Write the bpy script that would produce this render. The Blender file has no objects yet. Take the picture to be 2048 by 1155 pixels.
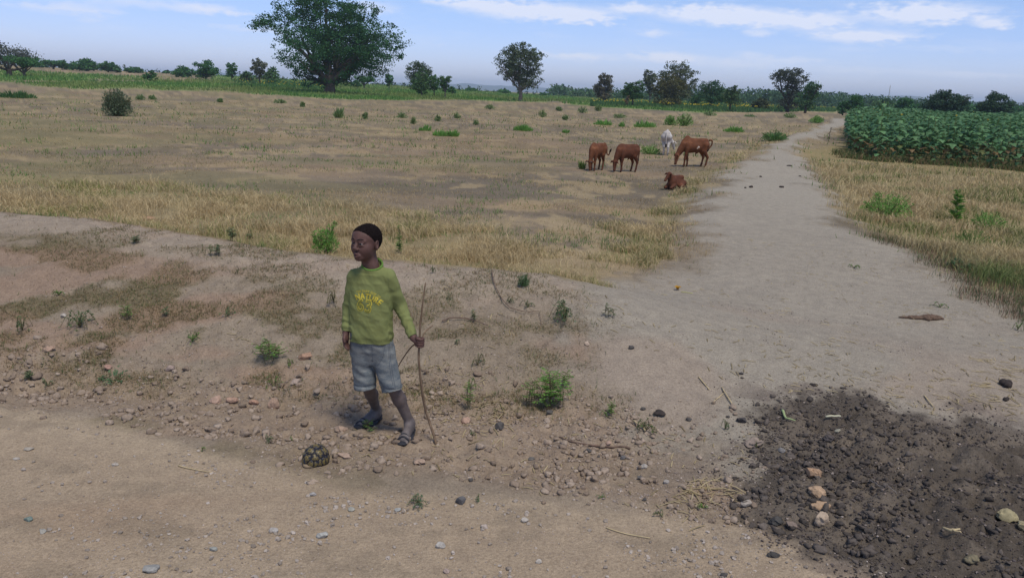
import bpy, bmesh, math, random
import numpy as np
from mathutils import Vector, Matrix
from mathutils.bvhtree import BVHTree

# ------------------------------------------------------------------ camera, light, exposure
SC = bpy.context.scene
R = math.radians
CAM_H, PITCH, ROLL, FPX = 2.05, 13.77, 2.0, 1607.0
cam_data = bpy.data.cameras.new('camera')
cam = bpy.data.objects.new('camera', cam_data)
SC.collection.objects.link(cam)
cam_data.sensor_width = 36.0
cam_data.lens = 36.0 * FPX / 2048.0
cam_data.clip_start = 0.05
cam_data.clip_end = 20000.0
CAM_M = Matrix.Rotation(R(90 - PITCH), 4, 'X') @ Matrix.Rotation(R(ROLL), 4, 'Z')
cam.matrix_world = Matrix.Translation((0, 0, CAM_H)) @ CAM_M
SC.camera = cam

SUN_EL, SUN_AZ = 64.0, 150.0         # azimuth clockwise from +Y (the view direction)
world = bpy.data.worlds.new('World')
SC.world = world
world.use_nodes = True
SKY_STRENGTH = 0.1
SUN_STRENGTH = 2.4
EXPOSURE = 0.2
sun_data = bpy.data.lights.new('sun', 'SUN')
sun_data.energy = SUN_STRENGTH
sun_data.angle = R(20.0)
sun_data.color = (1.0, 0.93, 0.80)
sun = bpy.data.objects.new('sun', sun_data)
SC.collection.objects.link(sun)
_sd = Vector((math.sin(R(SUN_AZ)) * math.cos(R(SUN_EL)), math.cos(R(SUN_AZ)) * math.cos(R(SUN_EL)), math.sin(R(SUN_EL))))
sun.rotation_euler = _sd.to_track_quat('Z', 'Y').to_euler()
SC.view_settings.view_transform = 'Standard'
SC.view_settings.look = 'None'
SC.view_settings.exposure = EXPOSURE
SC.view_settings.gamma = 1.0
SC.view_settings.use_curve_mapping = False
SC.cycles.max_bounces = 5
SC.cycles.diffuse_bounces = 3
SC.cycles.glossy_bounces = 2
SC.cycles.transmission_bounces = 2
SC.cycles.transparent_max_bounces = 6
SC.cycles.volume_bounces = 1

# sky: physical sky, tinted a little, with a thin layer of fair-weather cloud given in directions
def build_sky():
    nt = world.node_tree
    nt.nodes.clear()
    N = nt.nodes.new
    L = nt.links.new
    def math_(op, a, b=None, c=None):
        n = N('ShaderNodeMath'); n.operation = op
        for k, v in enumerate((a, b, c)):
            if v is None: continue
            if isinstance(v, (int, float)): n.inputs[k].default_value = v
            else: L(v, n.inputs[k])
        return n.outputs[0]
    out = N('ShaderNodeOutputWorld')
    bg = N('ShaderNodeBackground')
    bg.inputs['Strength'].default_value = SKY_STRENGTH
    sky = N('ShaderNodeTexSky')
    sky.sky_type = 'NISHITA'
    sky.sun_disc = False
    sky.sun_elevation = R(SUN_EL)
    sky.sun_rotation = R(SUN_AZ)
    sky.air_density = 1.0
    sky.dust_density = 0.6
    sky.ozone_density = 2.5
    tc = N('ShaderNodeTexCoord')
    sep = N('ShaderNodeSeparateXYZ')
    L(tc.outputs['Generated'], sep.inputs[0])
    x, y, z = sep.outputs
    el = math_('MULTIPLY', math_('ARCSINE', z), 57.2958)
    az = math_('MULTIPLY', math_('ARCTAN2', x, y), 57.2958)
    # clear-air colour: deep periwinkle blue that pales only slowly to the horizon
    tint = N('ShaderNodeMix'); tint.data_type = 'RGBA'; tint.blend_type = 'MULTIPLY'
    tint.inputs[0].default_value = 1.0
    L(sky.outputs[0], tint.inputs[6])
    hor = N('ShaderNodeValToRGB')
    r = hor.color_ramp
    r.elements[0].position = 0.0; r.elements[0].color = SKY_TINT[0]
    r.elements[1].position = 1.0; r.elements[1].color = (1, 1, 1, 1)
    e = r.elements.new(0.07); e.color = SKY_TINT[1]
    e = r.elements.new(0.16); e.color = SKY_TINT[2]
    L(math_('ABSOLUTE', z), hor.inputs[0])
    L(hor.outputs[0], tint.inputs[7])
    # cloud cover: noise on the cloud layer, seen in perspective
    lay = N('ShaderNodeCombineXYZ')
    L(math_('MULTIPLY', az, 0.16), lay.inputs[0])
    L(math_('MULTIPLY', el, 0.75), lay.inputs[1])
    nz = N('ShaderNodeTexNoise')
    nz.inputs['Scale'].default_value = 1.0
    nz.inputs['Detail'].default_value = 7.0
    nz.inputs['Roughness'].default_value = 0.6
    L(lay.outputs[0], nz.inputs['Vector'])
    n2 = N('ShaderNodeTexNoise')
    n2.inputs['Scale'].default_value = 6.5
    n2.inputs['Detail'].default_value = 6.0
    lay2 = N('ShaderNodeCombineXYZ')
    L(math_('MULTIPLY', az, 0.17), lay2.inputs[0])
    L(math_('MULTIPLY', el, 0.42), lay2.inputs[1])
    L(lay2.outputs[0], n2.inputs['Vector'])
    fine = math_('SUBTRACT', n2.outputs[0], 0.5)
    base = math_('SUBTRACT', nz.outputs[0], 0.5)
    tot = None
    for (px, py, wpx, hpx, s) in CLOUDS:
        v = CAM_M.to_3x3() @ Vector((px - 1024, -(py - 577.5), -FPX)).normalized()
        a0, e0 = math.degrees(math.atan2(v.x, v.y)), math.degrees(math.asin(v.z))
        wa, we = wpx / FPX * 57.3, hpx / FPX * 57.3
        da = math_('DIVIDE', math_('SUBTRACT', az, a0), wa)
        de = math_('DIVIDE', math_('SUBTRACT', el, e0), we)
        de = math_('ADD', de, math_('MULTIPLY', fine, 2.2))
        da = math_('ADD', da, math_('MULTIPLY', fine, -2.0))
        q = math_('ADD', math_('MULTIPLY', da, da), math_('MULTIPLY', de, de))
        g = math_('MULTIPLY', math_('POWER', 2.718, math_('MULTIPLY', q, -1.0)), s)
        tot = g if tot is None else math_('ADD', tot, g)
    # high thin veil elsewhere
    veil = math_('MULTIPLY', math_('MAXIMUM', math_('SUBTRACT', nz.outputs[0], 0.5), 0.0), 0.8)
    tot = math_('MULTIPLY', math_('SUBTRACT', tot, 0.12), 1.5)
    tot = math_('ADD', math_('MAXIMUM', tot, 0.0), veil)
    tot = math_('MINIMUM', math_('MAXIMUM', tot, 0.0), 0.8)
    mix = N('ShaderNodeMix'); mix.data_type = 'RGBA'
    L(tot, mix.inputs[0])
    L(tint.outputs[2], mix.inputs[6])
    mix.inputs[7].default_value = CLOUD_COL
    L(mix.outputs[2], bg.inputs[0])
    L(bg.outputs[0], out.inputs[0])
SKY_TINT = [(1.22, 1.26, 1.95, 1), (0.98, 1.06, 1.60, 1), (0.95, 1.0, 1.2, 1)]
CLOUD_COL = (7.6, 7.9, 9.2, 1)
CLOUDS = [(1340, 118, 90, 9, .45), (1580, 120, 80, 7, .4), (1130, 112, 70, 7, .4), (1950, 150, 90, 6, .35), (520, 60, 90, 7, .35), (130, 18, 80, 9, .5), (1060, 22, 115, 16, .9), (1170, 34, 50, 11, .75), (1265, 17, 36, 8, .75), (1420, 28, 90, 16, .95), (1500, 36, 60, 13, .75), (1620, 43, 58, 14, .9), (925, 6, 70, 8, .6),
          (1725, 74, 80, 10, .85), (1850, 28, 95, 18, .9), (1990, 48, 26, 7, .7),
          (1305, 67, 26, 8, .5), (1515, 67, 24, 8, .5), (1500, 108, 26, 6, .35), (1330, 112, 60, 10, .35), (1170, 115, 50, 9, .3),
          (425, 20, 60, 9, .45), (180, 42, 24, 6, .3), (740, 14, 60, 14, .4), (1490, 130, 70, 9, .35), (1700, 140, 120, 8, .3),
          (1900, 98, 90, 8, .25), (300, 8, 120, 10, .35), (880, 90, 40, 7, .2), (1700, 100, 60, 6, .2)]
build_sky()

# ------------------------------------------------------------------ maths helpers
CM3 = np.array(CAM_M.to_3x3())
CAMP = np.array([0.0, 0.0, CAM_H])
def ray(px, py):
    px = np.asarray(px, float); py = np.asarray(py, float)
    d = np.stack([px - 1024.0, -(py - 577.5), -FPX * np.ones_like(px)], -1)
    d = d / np.linalg.norm(d, axis=-1, keepdims=True)
    return d @ CM3.T
def onplane(px, py, z=0.0):
    d = ray(px, py)
    dz = np.minimum(d[..., 2], -0.0022)
    t = (z - CAM_H) / dz
    return CAMP + d * t[..., None]
def atY(px, py, Y):
    d = ray(px, py)
    return CAMP + d * (Y / d[1])
def _hash(ix, iy, s):
    h = (ix.astype(np.int64) * 374761393 + iy.astype(np.int64) * 668265263 + s * 1442695041) & 0x7fffffff
    h = ((h ^ (h >> 13)) * 1274126177) & 0x7fffffff
    return ((h ^ (h >> 16)) & 0xffff) / 65535.0
def vnoise(x, y, s=0):
    ix = np.floor(x); iy = np.floor(y)
    fx = x - ix; fy = y - iy
    fx = fx * fx * fx * (fx * (fx * 6 - 15) + 10); fy = fy * fy * fy * (fy * (fy * 6 - 15) + 10)
    a = _hash(ix, iy, s); b = _hash(ix + 1, iy, s); c = _hash(ix, iy + 1, s); d = _hash(ix + 1, iy + 1, s)
    return (a + (b - a) * fx) * (1 - fy) + (c + (d - c) * fx) * fy
def fbm(x, y, s=0, o=4, g=0.5):
    v = 0; a = 1; t = 0
    for k in range(o):
        # rotate each octave so the lattice does not show
        c, sn = math.cos(0.6 + k * 1.1), math.sin(0.6 + k * 1.1)
        v = v + a * vnoise(x * c - y * sn + 17.3 * k, x * sn + y * c - 9.1 * k, s + k * 7); t += a
        a *= g; x = x * 2.03; y = y * 2.03
    return v / t
def n3(p, s=0):
    return (vnoise(p[:, 0] + p[:, 2] * .71, p[:, 1] - p[:, 2] * .63, s) + vnoise(p[:, 2] + p[:, 0] * .37, p[:, 1] + p[:, 0] * .55, s + 5)) * .5
def sstep(x, a, b):
    t = np.clip((x - a) / (b - a), 0, 1)
    return t * t * (3 - 2 * t)
def polyd(P, x, y):
    """signed distance to polygon, positive inside"""
    P = np.asarray(P, float)
    d = np.full(x.shape, 1e18); ins = np.zeros(x.shape, bool)
    n = len(P)
    for i in range(n):
        ax, ay = P[i]; bx, by = P[(i + 1) % n]
        ex, ey = bx - ax, by - ay
        L2 = ex * ex + ey * ey + 1e-12
        t = np.clip(((x - ax) * ex + (y - ay) * ey) / L2, 0, 1)
        d = np.minimum(d, (x - ax - ex * t) ** 2 + (y - ay - ey * t) ** 2)
        c = ((ay > y) != (by > y)) & (x < (bx - ax) * (y - ay) / (by - ay + 1e-18) + ax)
        ins ^= c
    return np.where(ins, 1, -1) * np.sqrt(d)

# ------------------------------------------------------------------ the lie of the land
def line(pts, z=0.0):
    w = np.array([onplane(px, py, z) for px, py in pts])
    o = np.argsort(w[:, 0])
    return w[o, 0], w[o, 1]
HC = 0.50
ROADL = line([(-1400, 730), (-500, 765), (0, 815), (300, 872), (520, 915), (700, 955), (1000, 985), (1300, 1015), (1500, 1065), (1740, 1150), (2100, 1330)])
FOOT = line([(-1400, 610), (-500, 680), (0, 752), (300, 775), (520, 790), (760, 815), (900, 825), (1100, 842), (1300, 865), (1500, 880), (2100, 950)])
CREST = line([(-1400, 340), (-500, 375), (0, 425), (170, 442), (350, 473), (520, 500), (700, 522), (900, 533), (1100, 545), (1260, 556), (1500, 575), (2100, 640)], HC)
def pw(pts, z=0.0):
    return np.array([onplane(px, py, z)[:2] for px, py in pts])
PATH = pw([(1668, 238), (1648, 252), (1600, 270), (1552, 292), (1515, 318), (1484, 342), (1456, 368), (1430, 400), (1402, 440), (1378, 480),
           (1375, 525), (1310, 562), (1240, 590), (1180, 650), (1130, 740), (1180, 840), (1400, 900), (1500, 980), (1700, 1130), (2600, 1500), (3200, 1100), (2600, 760),
           (2048, 640), (1950, 590), (1850, 540), (1760, 503), (1700, 478), (1668, 445), (1645, 400), (1618, 350), (1592, 322), (1582, 305), (1606, 288),
           (1655, 270), (1690, 254), (1700, 240)])
DARK = pw([(1520, 835), (1560, 822), (1640, 808), (1740, 806), (1800, 835), (1870, 850), (1930, 835), (2048, 880), (2500, 960), (2900, 1300), (2300, 1400), (1800, 1180),
           (1720, 1138), (1620, 1090), (1540, 1040), (1490, 1000), (1460, 960), (1500, 930), (1540, 890)])
BAND = pw([(-1500, 215), (0, 335), (250, 342), (400, 362), (560, 385), (700, 398), (850, 420), (1000, 432), (1085, 455), (1125, 488), (1160, 515), (1215, 545), (1200, 570),
           (1150, 590), (1100, 590), (900, 580), (700, 570), (350, 520), (0, 470), (-1500, 360)], 0.15)
VERGE = pw([(1582, 302), (1620, 300), (1690, 285), (2048, 320), (2900, 380), (3200, 900), (2600, 750), (2048, 650), (1950, 590), (1850, 540), (1760, 503), (1700, 478),
            (1668, 445), (1645, 400), (1618, 350), (1592, 322)])
LSTRIP = pw([(1640, 250), (1560, 270), (1420, 330), (1360, 370), (1310, 420), (1250, 470), (1180, 520), (1290, 552), (1385, 540), (1345, 480), (1362, 440),
             (1400, 395), (1440, 360), (1500, 318), (1548, 292), (1610, 268)])
SUNFL = pw([(1686, 268), (1690, 318), (1850, 330), (2048, 344), (2600, 395), (5200, 330), (3000, 250), (2300, 232), (1900, 224), (1740, 222)])
def frise(x, y):
    r = np.hypot(x, y)
    az = np.degrees(np.arctan2(x, y))
    A = np.interp(az, [-180, -90, -45, -32, -22, -12, -5, 0, 8, 20, 40, 90, 180], [1, 2, 4.6, 5.6, 4.9, 3.4, 2.2, 1.0, .4, 0, 0, 0, 1])
    return A * sstep(r, 60, 430)
def terrain(x, y):
    x = np.asarray(x, float); y = np.asarray(y, float)
    r = np.hypot(x, y)
    yr = np.interp(x, *ROADL); yf = np.interp(x, *FOOT); yc = np.interp(x, *CREST)
    h = HC * np.interp(x, [-12, -4, -1, .4, 1.2, 2.4, 3.4], [.95, 1, 1, .9, .6, .28, .16])
    fld = np.interp(x, [-12, 1, 2.2, 3.5], [.12, .1, .06, .05])
    t = (y - yf) / (yc - yf)
    z = h * sstep(t, -0.02, 1.0) ** 0.85
    z = np.where(t > 1, fld + (h - fld) * (1 - sstep(y - yc, 0.05, 1.5)), z)
    # shallow side drain between road and bank, out to the left
    z = z - 0.07 * np.exp(-((y - yf + .05) / .25) ** 2) * sstep(-x, 1.2, 2.6)
    # the trodden path stands a little above the field beside it
    d = polyd(PATH, x, y) + (fbm(x * .8, y * .8, 91, 3) - .5) * .5
    z = z + 0.13 * sstep(d, -.9, .3) * sstep(y, 8.5, 12) * (1 - sstep(y, 45, 70))
    dk = polyd(DARK, x, y) + (fbm(x * 2.2, y * 2.2, 93, 3) - .5) * .35
    z = z + 0.06 * sstep(dk, -.15, .8)
    z = z + (fbm(x * .22, y * .22, 11, 3) - .5) * .22 * sstep(r, 9, 20) + (fbm(x * .9, y * .9, 12, 3) - .5) * .05 * sstep(y, yr, yr + 1) * (1 - .6 * sstep(d, -.2, .4))
    z = z + frise(x, y)
    # small relief, only close by
    near = 1 - sstep(r, 9, 22)
    rub = rubble_w(x, y, yr, yf)
    bank = sstep(y, yf - .2, yf + .2) * (1 - sstep(y, yc - .1, yc + .4)) * (1 - sstep(d, -.3, .3))
    smooth_ = sstep(yr - y, -.1, .15)
    rough = .012 + .040 * rub + .032 * bank + .060 * sstep(dk, -.02, .3) - .006 * smooth_
    z = z + near * rough * ((fbm(x * 5.5, y * 5.5, 21, 4, .6) - .5) * 1.6 + (np.abs(fbm(x * 13, y * 13, 22, 3, .6) - .5)) * -.9)
    z = z + near * .010 * np.sin((y - yr) * 9.0 + x * .6) * smooth_ * .35
    return z
def rubble_w(x, y, yr=None, yf=None):
    if yr is None: yr = np.interp(x, *ROADL); yf = np.interp(x, *FOOT)
    n = (fbm(x * 1.3, y * 1.3, 31, 3) - .5) * .5
    return sstep(y + n, yr - .12, yr + .25) * (1 - sstep(y + n, yf + .05, yf + .55)) * (1 - .5 * sstep(x, .2, 1.2))
def Z(x, y):
    return float(terrain(np.array([float(x)]), np.array([float(y)]))[0])
def G(px, py, far=600.0):
    """point of the ground seen at this place of the photograph"""
    d = ray(px, py)
    ts = np.geomspace(1.5, far, 900)
    p = CAMP + d * ts[:, None]
    g = terrain(p[:, 0], p[:, 1])
    below = np.where(p[:, 2] < g)[0]
    if len(below) == 0:
        x, y = p[-1, 0], p[-1, 1]
        return Vector((x, y, g[-1]))
    i = max(below[0], 1)
    a, b = p[i - 1, 2] - g[i - 1], g[i] - p[i, 2]
    q = p[i - 1] + (p[i] - p[i - 1]) * (a / (a + b + 1e-9))
    return Vector((q[0], q[1], Z(q[0], q[1])))

def belt(pix):
    q = np.array([[math.degrees(math.atan2(p[0], p[1])), math.hypot(p[0], p[1])] for p in (G(a, b, 900) for a, b in pix)])
    return q[:, 0], q[:, 1]
GREEN_IN = belt([(-300, 155), (0, 165), (150, 179), (300, 177), (500, 187), (650, 197), (800, 201), (1000, 203), (1100, 204), (1200, 213), (1400, 226), (1650, 224), (1900, 226)])
GREEN_OUT = belt([(-300, 128), (0, 139), (150, 146), (300, 152), (420, 157), (470, 150), (2040, 190)])
def cover(x, y):
    """what grows or lies where, as weights"""
    r = np.hypot(x, y); az = np.degrees(np.arctan2(x, y))
    s = np.maximum(r / 12, .5)
    n1 = fbm(x / .9, y / .9, 41, 4); n2 = fbm(x / 4.5, y / 2.6, 43, 4)
    w = {}
    yr = np.interp(x, *ROADL); yf = np.interp(x, *FOOT); yc = np.interp(x, *CREST)
    w['road'] = sstep(yr - y + (n1 - .5) * .35, -.1, .12)
    w['rub'] = rubble_w(x, y, yr, yf)
    dp = polyd(PATH, x, y)
    w['path'] = sstep(dp + (n1 - .5) * 1.1 * np.minimum(s, 1.6) + (fbm(x * 4, y * 4, 45, 4, .6) - .5) * .7, -.35, .40)
    dd = polyd(DARK, x, y)
    w['dark'] = sstep(dd + (n1 - .5) * .35 + (fbm(x * 7, y * 7, 46, 4, .6) - .5) * .45, -.12, .14)
    w['bank'] = sstep(y, yf - .1, yf + .3) * (1 - sstep(y + (n1 - .5) * .25, yc + .02, yc + .2)) * (1 - w['path'])
    # worn crest line, pale
    w['crest'] = w['bank'] * sstep(y, yc - .95, yc - .35)
    db = polyd(BAND, x, y)
    w['band'] = sstep(db + (n1 - .5) * 1.5 + (fbm(x * 3, y * 3, 47, 3) - .5) * .6, -.3, 1.3) * (1 - w['path']) * (1 - w['bank']) * sstep(y - yc, -.15, .05)
    dv = polyd(VERGE, x, y)
    w['verge'] = sstep(dv + (n1 - .5) * 1.0 + (fbm(x * 3, y * 3, 48, 3) - .5) * .5, -.12, .7) * (1 - w['path'])
    dl = polyd(LSTRIP, x, y)
    w['strip'] = sstep(dl + (n1 - .5) * 1.8, -.2, .9) * (1 - w['path'])
    w['field'] = (1 - np.clip(w['road'] + w['rub'] + w['path'] + w['dark'] + w['bank'], 0, 1)) * sstep(y, 4, 7)
    w['field'] = np.clip(w['field'], 0, 1)
    # straw lies in long uneven drifts over the grey soil
    nf = fbm(x / 9 + n1 * .3, y / 5.5, 51, 5, .55)
    w['straw'] = np.clip(sstep(nf, .40, .56) + sstep(r, 26, 45) * .25, 0, 1) * w['field']
    # far green crops
    rn = r * (1 + (fbm(az / 5, r / 60, 61, 3) - .5) * .22)
    g_in = np.interp(az, *GREEN_IN); g_out = np.interp(az, *GREEN_OUT)
    w['green'] = sstep(rn, g_in * .96, g_in * 1.06) * (1 - sstep(rn, g_out * .92, g_out)) * w['field']
    w['green'] *= sstep(fbm(x / 14, y / 22, 62, 3), .22, .36)
    w['n1'] = n1; w['n2'] = n2
    w['sunf'] = sstep(polyd(SUNFL, x, y) + (n1 - .5) * 1.5, -.3, .4)
    return w
C = lambda *a: np.array(a)[None, :]
def ground_colour(x, y):
    w = cover(x, y)
    r = np.hypot(x, y)
    n1, n2 = w['n1'][:, None], w['n2'][:, None]
    m = lambda a, b, k: a + (b - a) * (k if k.ndim == 2 else k[:, None])
    fine = fbm(x * 9, y * 9, 71, 4, .6)[:, None]
    soil = m(C(.21, .165, .125), C(.32, .255, .19), n1 * .6 + fine * .4)
    soil = m(soil, C(.185, .155, .125), sstep(fbm(x / 7, y / 1.6, 72, 5, .6), .47, .60) * .8)
    straw = m(C(.33, .255, .13), C(.45, .355, .19), fine)
    col = m(soil, straw, w['straw'] * (.12 + .4 * n2[:, 0]))
    # litter and bare spots at the scale of a stride
    mo = fbm(x / 1.1, y / 1.1, 171, 4, .65); mo2 = fbm(x / 3.6, y / 3.0, 173, 4, .65)
    sp = (sstep(mo, .48, .60) * .6 + sstep(mo2, .48, .62) * .5) * w['field']
    col = m(col, C(.135, .112, .088), np.clip(sp, 0, 1) * .6)
    col = m(col, C(.44, .34, .21), sstep(fbm(x / .9, y / 1.3, 175, 4, .65), .54, .64) * .55 * w['field'])
    col = m(col, C(.22, .195, .105), sstep(fbm(x / 6, y / 3.5, 75, 4, .6), .44, .6) * np.interp(x / np.maximum(y, 1), [-.7, -.1, .2], [.65, .35, .1]) * w['field'])
    # reddish soil here and there in the middle field
    col = m(col, C(.33, .23, .15), sstep(fbm(x / 11, y / 3, 73, 3), .58, .7) * .35 * w['field'])
    gr = m(C(.14, .25, .065), C(.24, .31, .10), n2)
    col = m(col, gr, w['green'] * .9)
    col = m(col, m(C(.27, .22, .11), C(.40, .32, .17), fine), w['band'] * .5)
    col = m(col, m(C(.22, .19, .09), C(.37, .29, .16), fine), np.clip(w['verge'] + w['strip'], 0, 1) * .75)
    bank = m(C(.22, .175, .138), C(.36, .295, .24), n1 * .5 + fine * .5)
    bank = m(bank, C(.165, .135, .08), sstep(fbm(x / .55, y / .4, 151, 4, .55), .46, .60) * np.interp(x, [-8, -2.5, -1, 3], [.85, .75, .4, .2]))
    bank = m(bank, C(.33, .215, .165), sstep(fbm(x / 1.1, y / .5, 74, 3), .5, .65) * .5)
    lowland = 1 - sstep(y - np.interp(x, *FOOT), .1, .5)
    col = m(col, bank, np.maximum(w['bank'], lowland * (1 - w['path'])))
    col = m(col, m(C(.34, .28, .235), C(.42, .345, .29), fine), w['crest'] * .7)
    col = m(col, m(C(.27, .20, .155), C(.38, .295, .23), fine), w['rub'] * .85)
    road = m(C(.37, .285, .215), C(.43, .335, .255), n1 * .5 + fine * .5)
    road = m(road, C(.34, .24, .175), sstep(fbm(x / 2.5, y / .8, 76, 3), .5, .7) * .55)
    yr_ = np.interp(x, *ROADL)
    road = m(road, C(.47, .375, .285), (.5 + .5 * np.sin((yr_ - y) * 5.2 + 1.1 + 1.2 * fbm(x * .7, y * .7, 80, 2))) ** 2 * .45)
    road = m(road, C(.27, .215, .165), sstep(fbm(x / .35, y / .22, 81, 4, .6), .56, .68) * .4)
    col = m(col, road, w['road'])
    path = m(C(.292, .258, .226), C(.378, .332, .288), n1 * .6 + fine * .4)
    path = m(path, C(.385, .348, .305), sstep(r, 9, 18) * .5)
    path = m(path, C(.36, .27, .22), sstep(fbm(x / 1.6, y / 1.2, 77, 3), .5, .68) * .45 * (1 - sstep(r, 5, 10)))
    col = m(col, path, w['path'] * (1 - w['road']))
    col = m(col, m(C(.070, .058, .051), C(.135, .112, .098), fine * .6 + n1 * .4), w['dark'] * .97)
    col = m(col, C(.20, .165, .14), w['dark'] * sstep(fbm(x * 1.6 + 3, y * 2.2, 79, 4, .6), .54, .70) * .6)
    # damp fringe of spilt dark soil round the heap
    dd = polyd(DARK, x, y)
    col = m(col, C(.17, .135, .12), sstep(dd, -.55, 0) * sstep(fbm(x * 3.2, y * 3.2, 78, 4, .6), .5, .62) * (1 - w['dark']) * .75)
    col = m(col, C(.10, .11, .045), w['sunf'] * .8)
    col = col * C(.93, .92, .85)
    return np.clip(col, 0, 1), w

# ------------------------------------------------------------------ mesh and material helpers
COL = SC.collection
def tag(o, label=None, cat=None, group=None, kind=None):
    if label: o['label'] = label
    if cat: o['category'] = cat
    if group: o['group'] = group
    if kind: o['kind'] = kind
    return o
def mk(name, V, F, mat=None, parent=None, col=None, smooth=True, loc=None):
    """one mesh object from arrays; F is an array (m,3|4) or a list of such; col per-vertex colours"""
    V = np.asarray(V, np.float32)
    Fs = F if isinstance(F, list) else [F]
    Fs = [np.asarray(f, np.int32) for f in Fs if len(f)]
    me = bpy.data.meshes.new(name)
    me.vertices.add(len(V)); me.vertices.foreach_set('co', V.ravel())
    tot = sum(f.size for f in Fs); npoly = sum(len(f) for f in Fs)
    me.loops.add(tot); me.loops.foreach_set('vertex_index', np.concatenate([f.ravel() for f in Fs]))
    me.polygons.add(npoly)
    sizes = np.concatenate([np.full(len(f), f.shape[1], np.int32) for f in Fs])
    starts = np.concatenate([[0], np.cumsum(sizes)[:-1]]).astype(np.int32)
    me.polygons.foreach_set('loop_start', starts)
    me.polygons.foreach_set('use_smooth', np.full(npoly, smooth, bool))
    me.update(calc_edges=True)
    if col is not None:
        a = me.color_attributes.new('Col', 'FLOAT_COLOR', 'POINT')
        c = np.ones((len(V), 4), np.float32); c[:, :3] = col
        a.data.foreach_set('color', c.ravel())
    if mat: me.materials.append(mat)
    o = bpy.data.objects.new(name, me)
    COL.objects.link(o)
    if loc is not None: o.location = loc
    if parent: o.parent = parent
    return o
def empty(name, loc, rz=0.0):
    o = bpy.data.objects.new(name, None)
    o.empty_display_size = .1
    o.location = loc; o.rotation_euler = (0, 0, rz)
    COL.objects.link(o)
    return o
def copy_tree(o, parent=None):
    c = o.copy(); COL.objects.link(c); c.parent = parent
    for ch in list(o.children): copy_tree(ch, c)
    return c
class Mat:
    def __init__(s, name, rough=.9, spec=.25):
        s.m = bpy.data.materials.new(name); s.m.use_nodes = True
        s.nt = s.m.node_tree; s.b = s.nt.nodes['Principled BSDF']
        s.b.inputs['Roughness'].default_value = rough
        s.b.inputs['Specular IOR Level'].default_value = spec
        s.tc = s.nt.nodes.new('ShaderNodeTexCoord')
    def N(s, t, **k):
        n = s.nt.nodes.new(t)
        for a, v in k.items(): setattr(n, a, v)
        return n
    def L(s, a, b): s.nt.links.new(a, b)
    def noise(s, scale, detail=4, rough=.55, vec=None, stretch=None):
        n = s.N('ShaderNodeTexNoise'); n.inputs['Scale'].default_value = scale
        n.inputs['Detail'].default_value = detail; n.inputs['Roughness'].default_value = rough
        v = vec or s.tc.outputs['Object']
        if stretch:
            mp = s.N('ShaderNodeMapping'); mp.inputs['Scale'].default_value = stretch
            s.L(v, mp.inputs[0]); v = mp.outputs[0]
        s.L(v, n.inputs['Vector'])
        return n.outputs[0]
    def ramp(s, f, stops):
        n = s.N('ShaderNodeValToRGB'); r = n.color_ramp
        for i, (p, c) in enumerate(stops):
            e = r.elements[i] if i < 2 else r.elements.new(p)
            e.position = p; e.color = (*c, 1) if len(c) == 3 else c
        s.L(f, n.inputs[0]); return n.outputs[0]
    def mix(s, f, a, b, mode='MIX'):
        n = s.N('ShaderNodeMix', data_type='RGBA', blend_type=mode)
        for k, v in ((0, f), (6, a), (7, b)):
            if isinstance(v, (int, float)): n.inputs[k].default_value = v
            elif isinstance(v, tuple): n.inputs[k].default_value = (*v, 1) if len(v) == 3 else v
            else: s.L(v, n.inputs[k])
        return n.outputs[2]
    def attr(s):
        n = s.N('ShaderNodeAttribute'); n.attribute_name = 'Col'; return n.outputs['Color']
    def base(s, c):
        if isinstance(c, tuple): s.b.inputs['Base Color'].default_value = (*c, 1)
        else: s.L(c, s.b.inputs['Base Color'])
    def bump(s, h, strength=.3, dist=.01):
        n = s.N('ShaderNodeBump'); n.inputs['Strength'].default_value = strength
        n.inputs['Distance'].default_value = dist
        s.L(h, n.inputs['Height']); s.L(n.outputs[0], s.b.inputs['Normal'])
    def leafy(s, c, trans=.3):
        """thin leaf: diffuse front, light coming through"""
        t = s.N('ShaderNodeBsdfTranslucent'); m = s.N('ShaderNodeMixShader')
        m.inputs[0].default_value = trans
        if isinstance(c, tuple): t.inputs[0].default_value = (*c, 1)
        else: s.L(c, t.inputs[0])
        s.base(c)
        out = s.nt.nodes['Material Output']
        s.L(s.b.outputs[0], m.inputs[1]); s.L(t.outputs[0], m.inputs[2]); s.L(m.outputs[0], out.inputs[0])
def simple(name, c, rough=.9, var=.15, scale=30, bump=.2, dist=.004, spec=.25):
    m = Mat(name, rough, spec)
    n = m.noise(scale, 5)
    lo = tuple(v * (1 - var) for v in c); hi = tuple(min(1, v * (1 + var)) for v in c)
    m.base(m.ramp(n, [(.3, lo), (.7, hi)]))
    if bump: m.bump(n, bump, dist)
    return m.m
rng = np.random.default_rng(7)

# ground material: the soil's own colours come from the ground sheet; grain and grit from noise
gm = Mat('earth', 1.0, .1)
_a = gm.attr()
_n1 = gm.noise(55, 6, .7); _n2 = gm.noise(9, 4, .6)
_g = gm.mix(1.0, _a, gm.ramp(_n1, [(.30, (.74, .73, .71)), (.50, (1, 1, 1)), (.70, (1.18, 1.18, 1.17))]), 'MULTIPLY')
_n4 = gm.noise(160, 3, .7)
_g = gm.mix(1.0, _g, gm.ramp(_n4, [(.33, (.78, .77, .76)), (.5, (1, 1, 1)), (.68, (1.2, 1.2, 1.2))]), 'MULTIPLY')
_g = gm.mix(1.0, _g, gm.ramp(_n2, [(.3, (.87, .87, .88)), (.7, (1.1, 1.1, 1.09))]), 'MULTIPLY')
gm.base(_g)
gm.bump(_n1, .8, .016)
EARTH = gm.m

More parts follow.
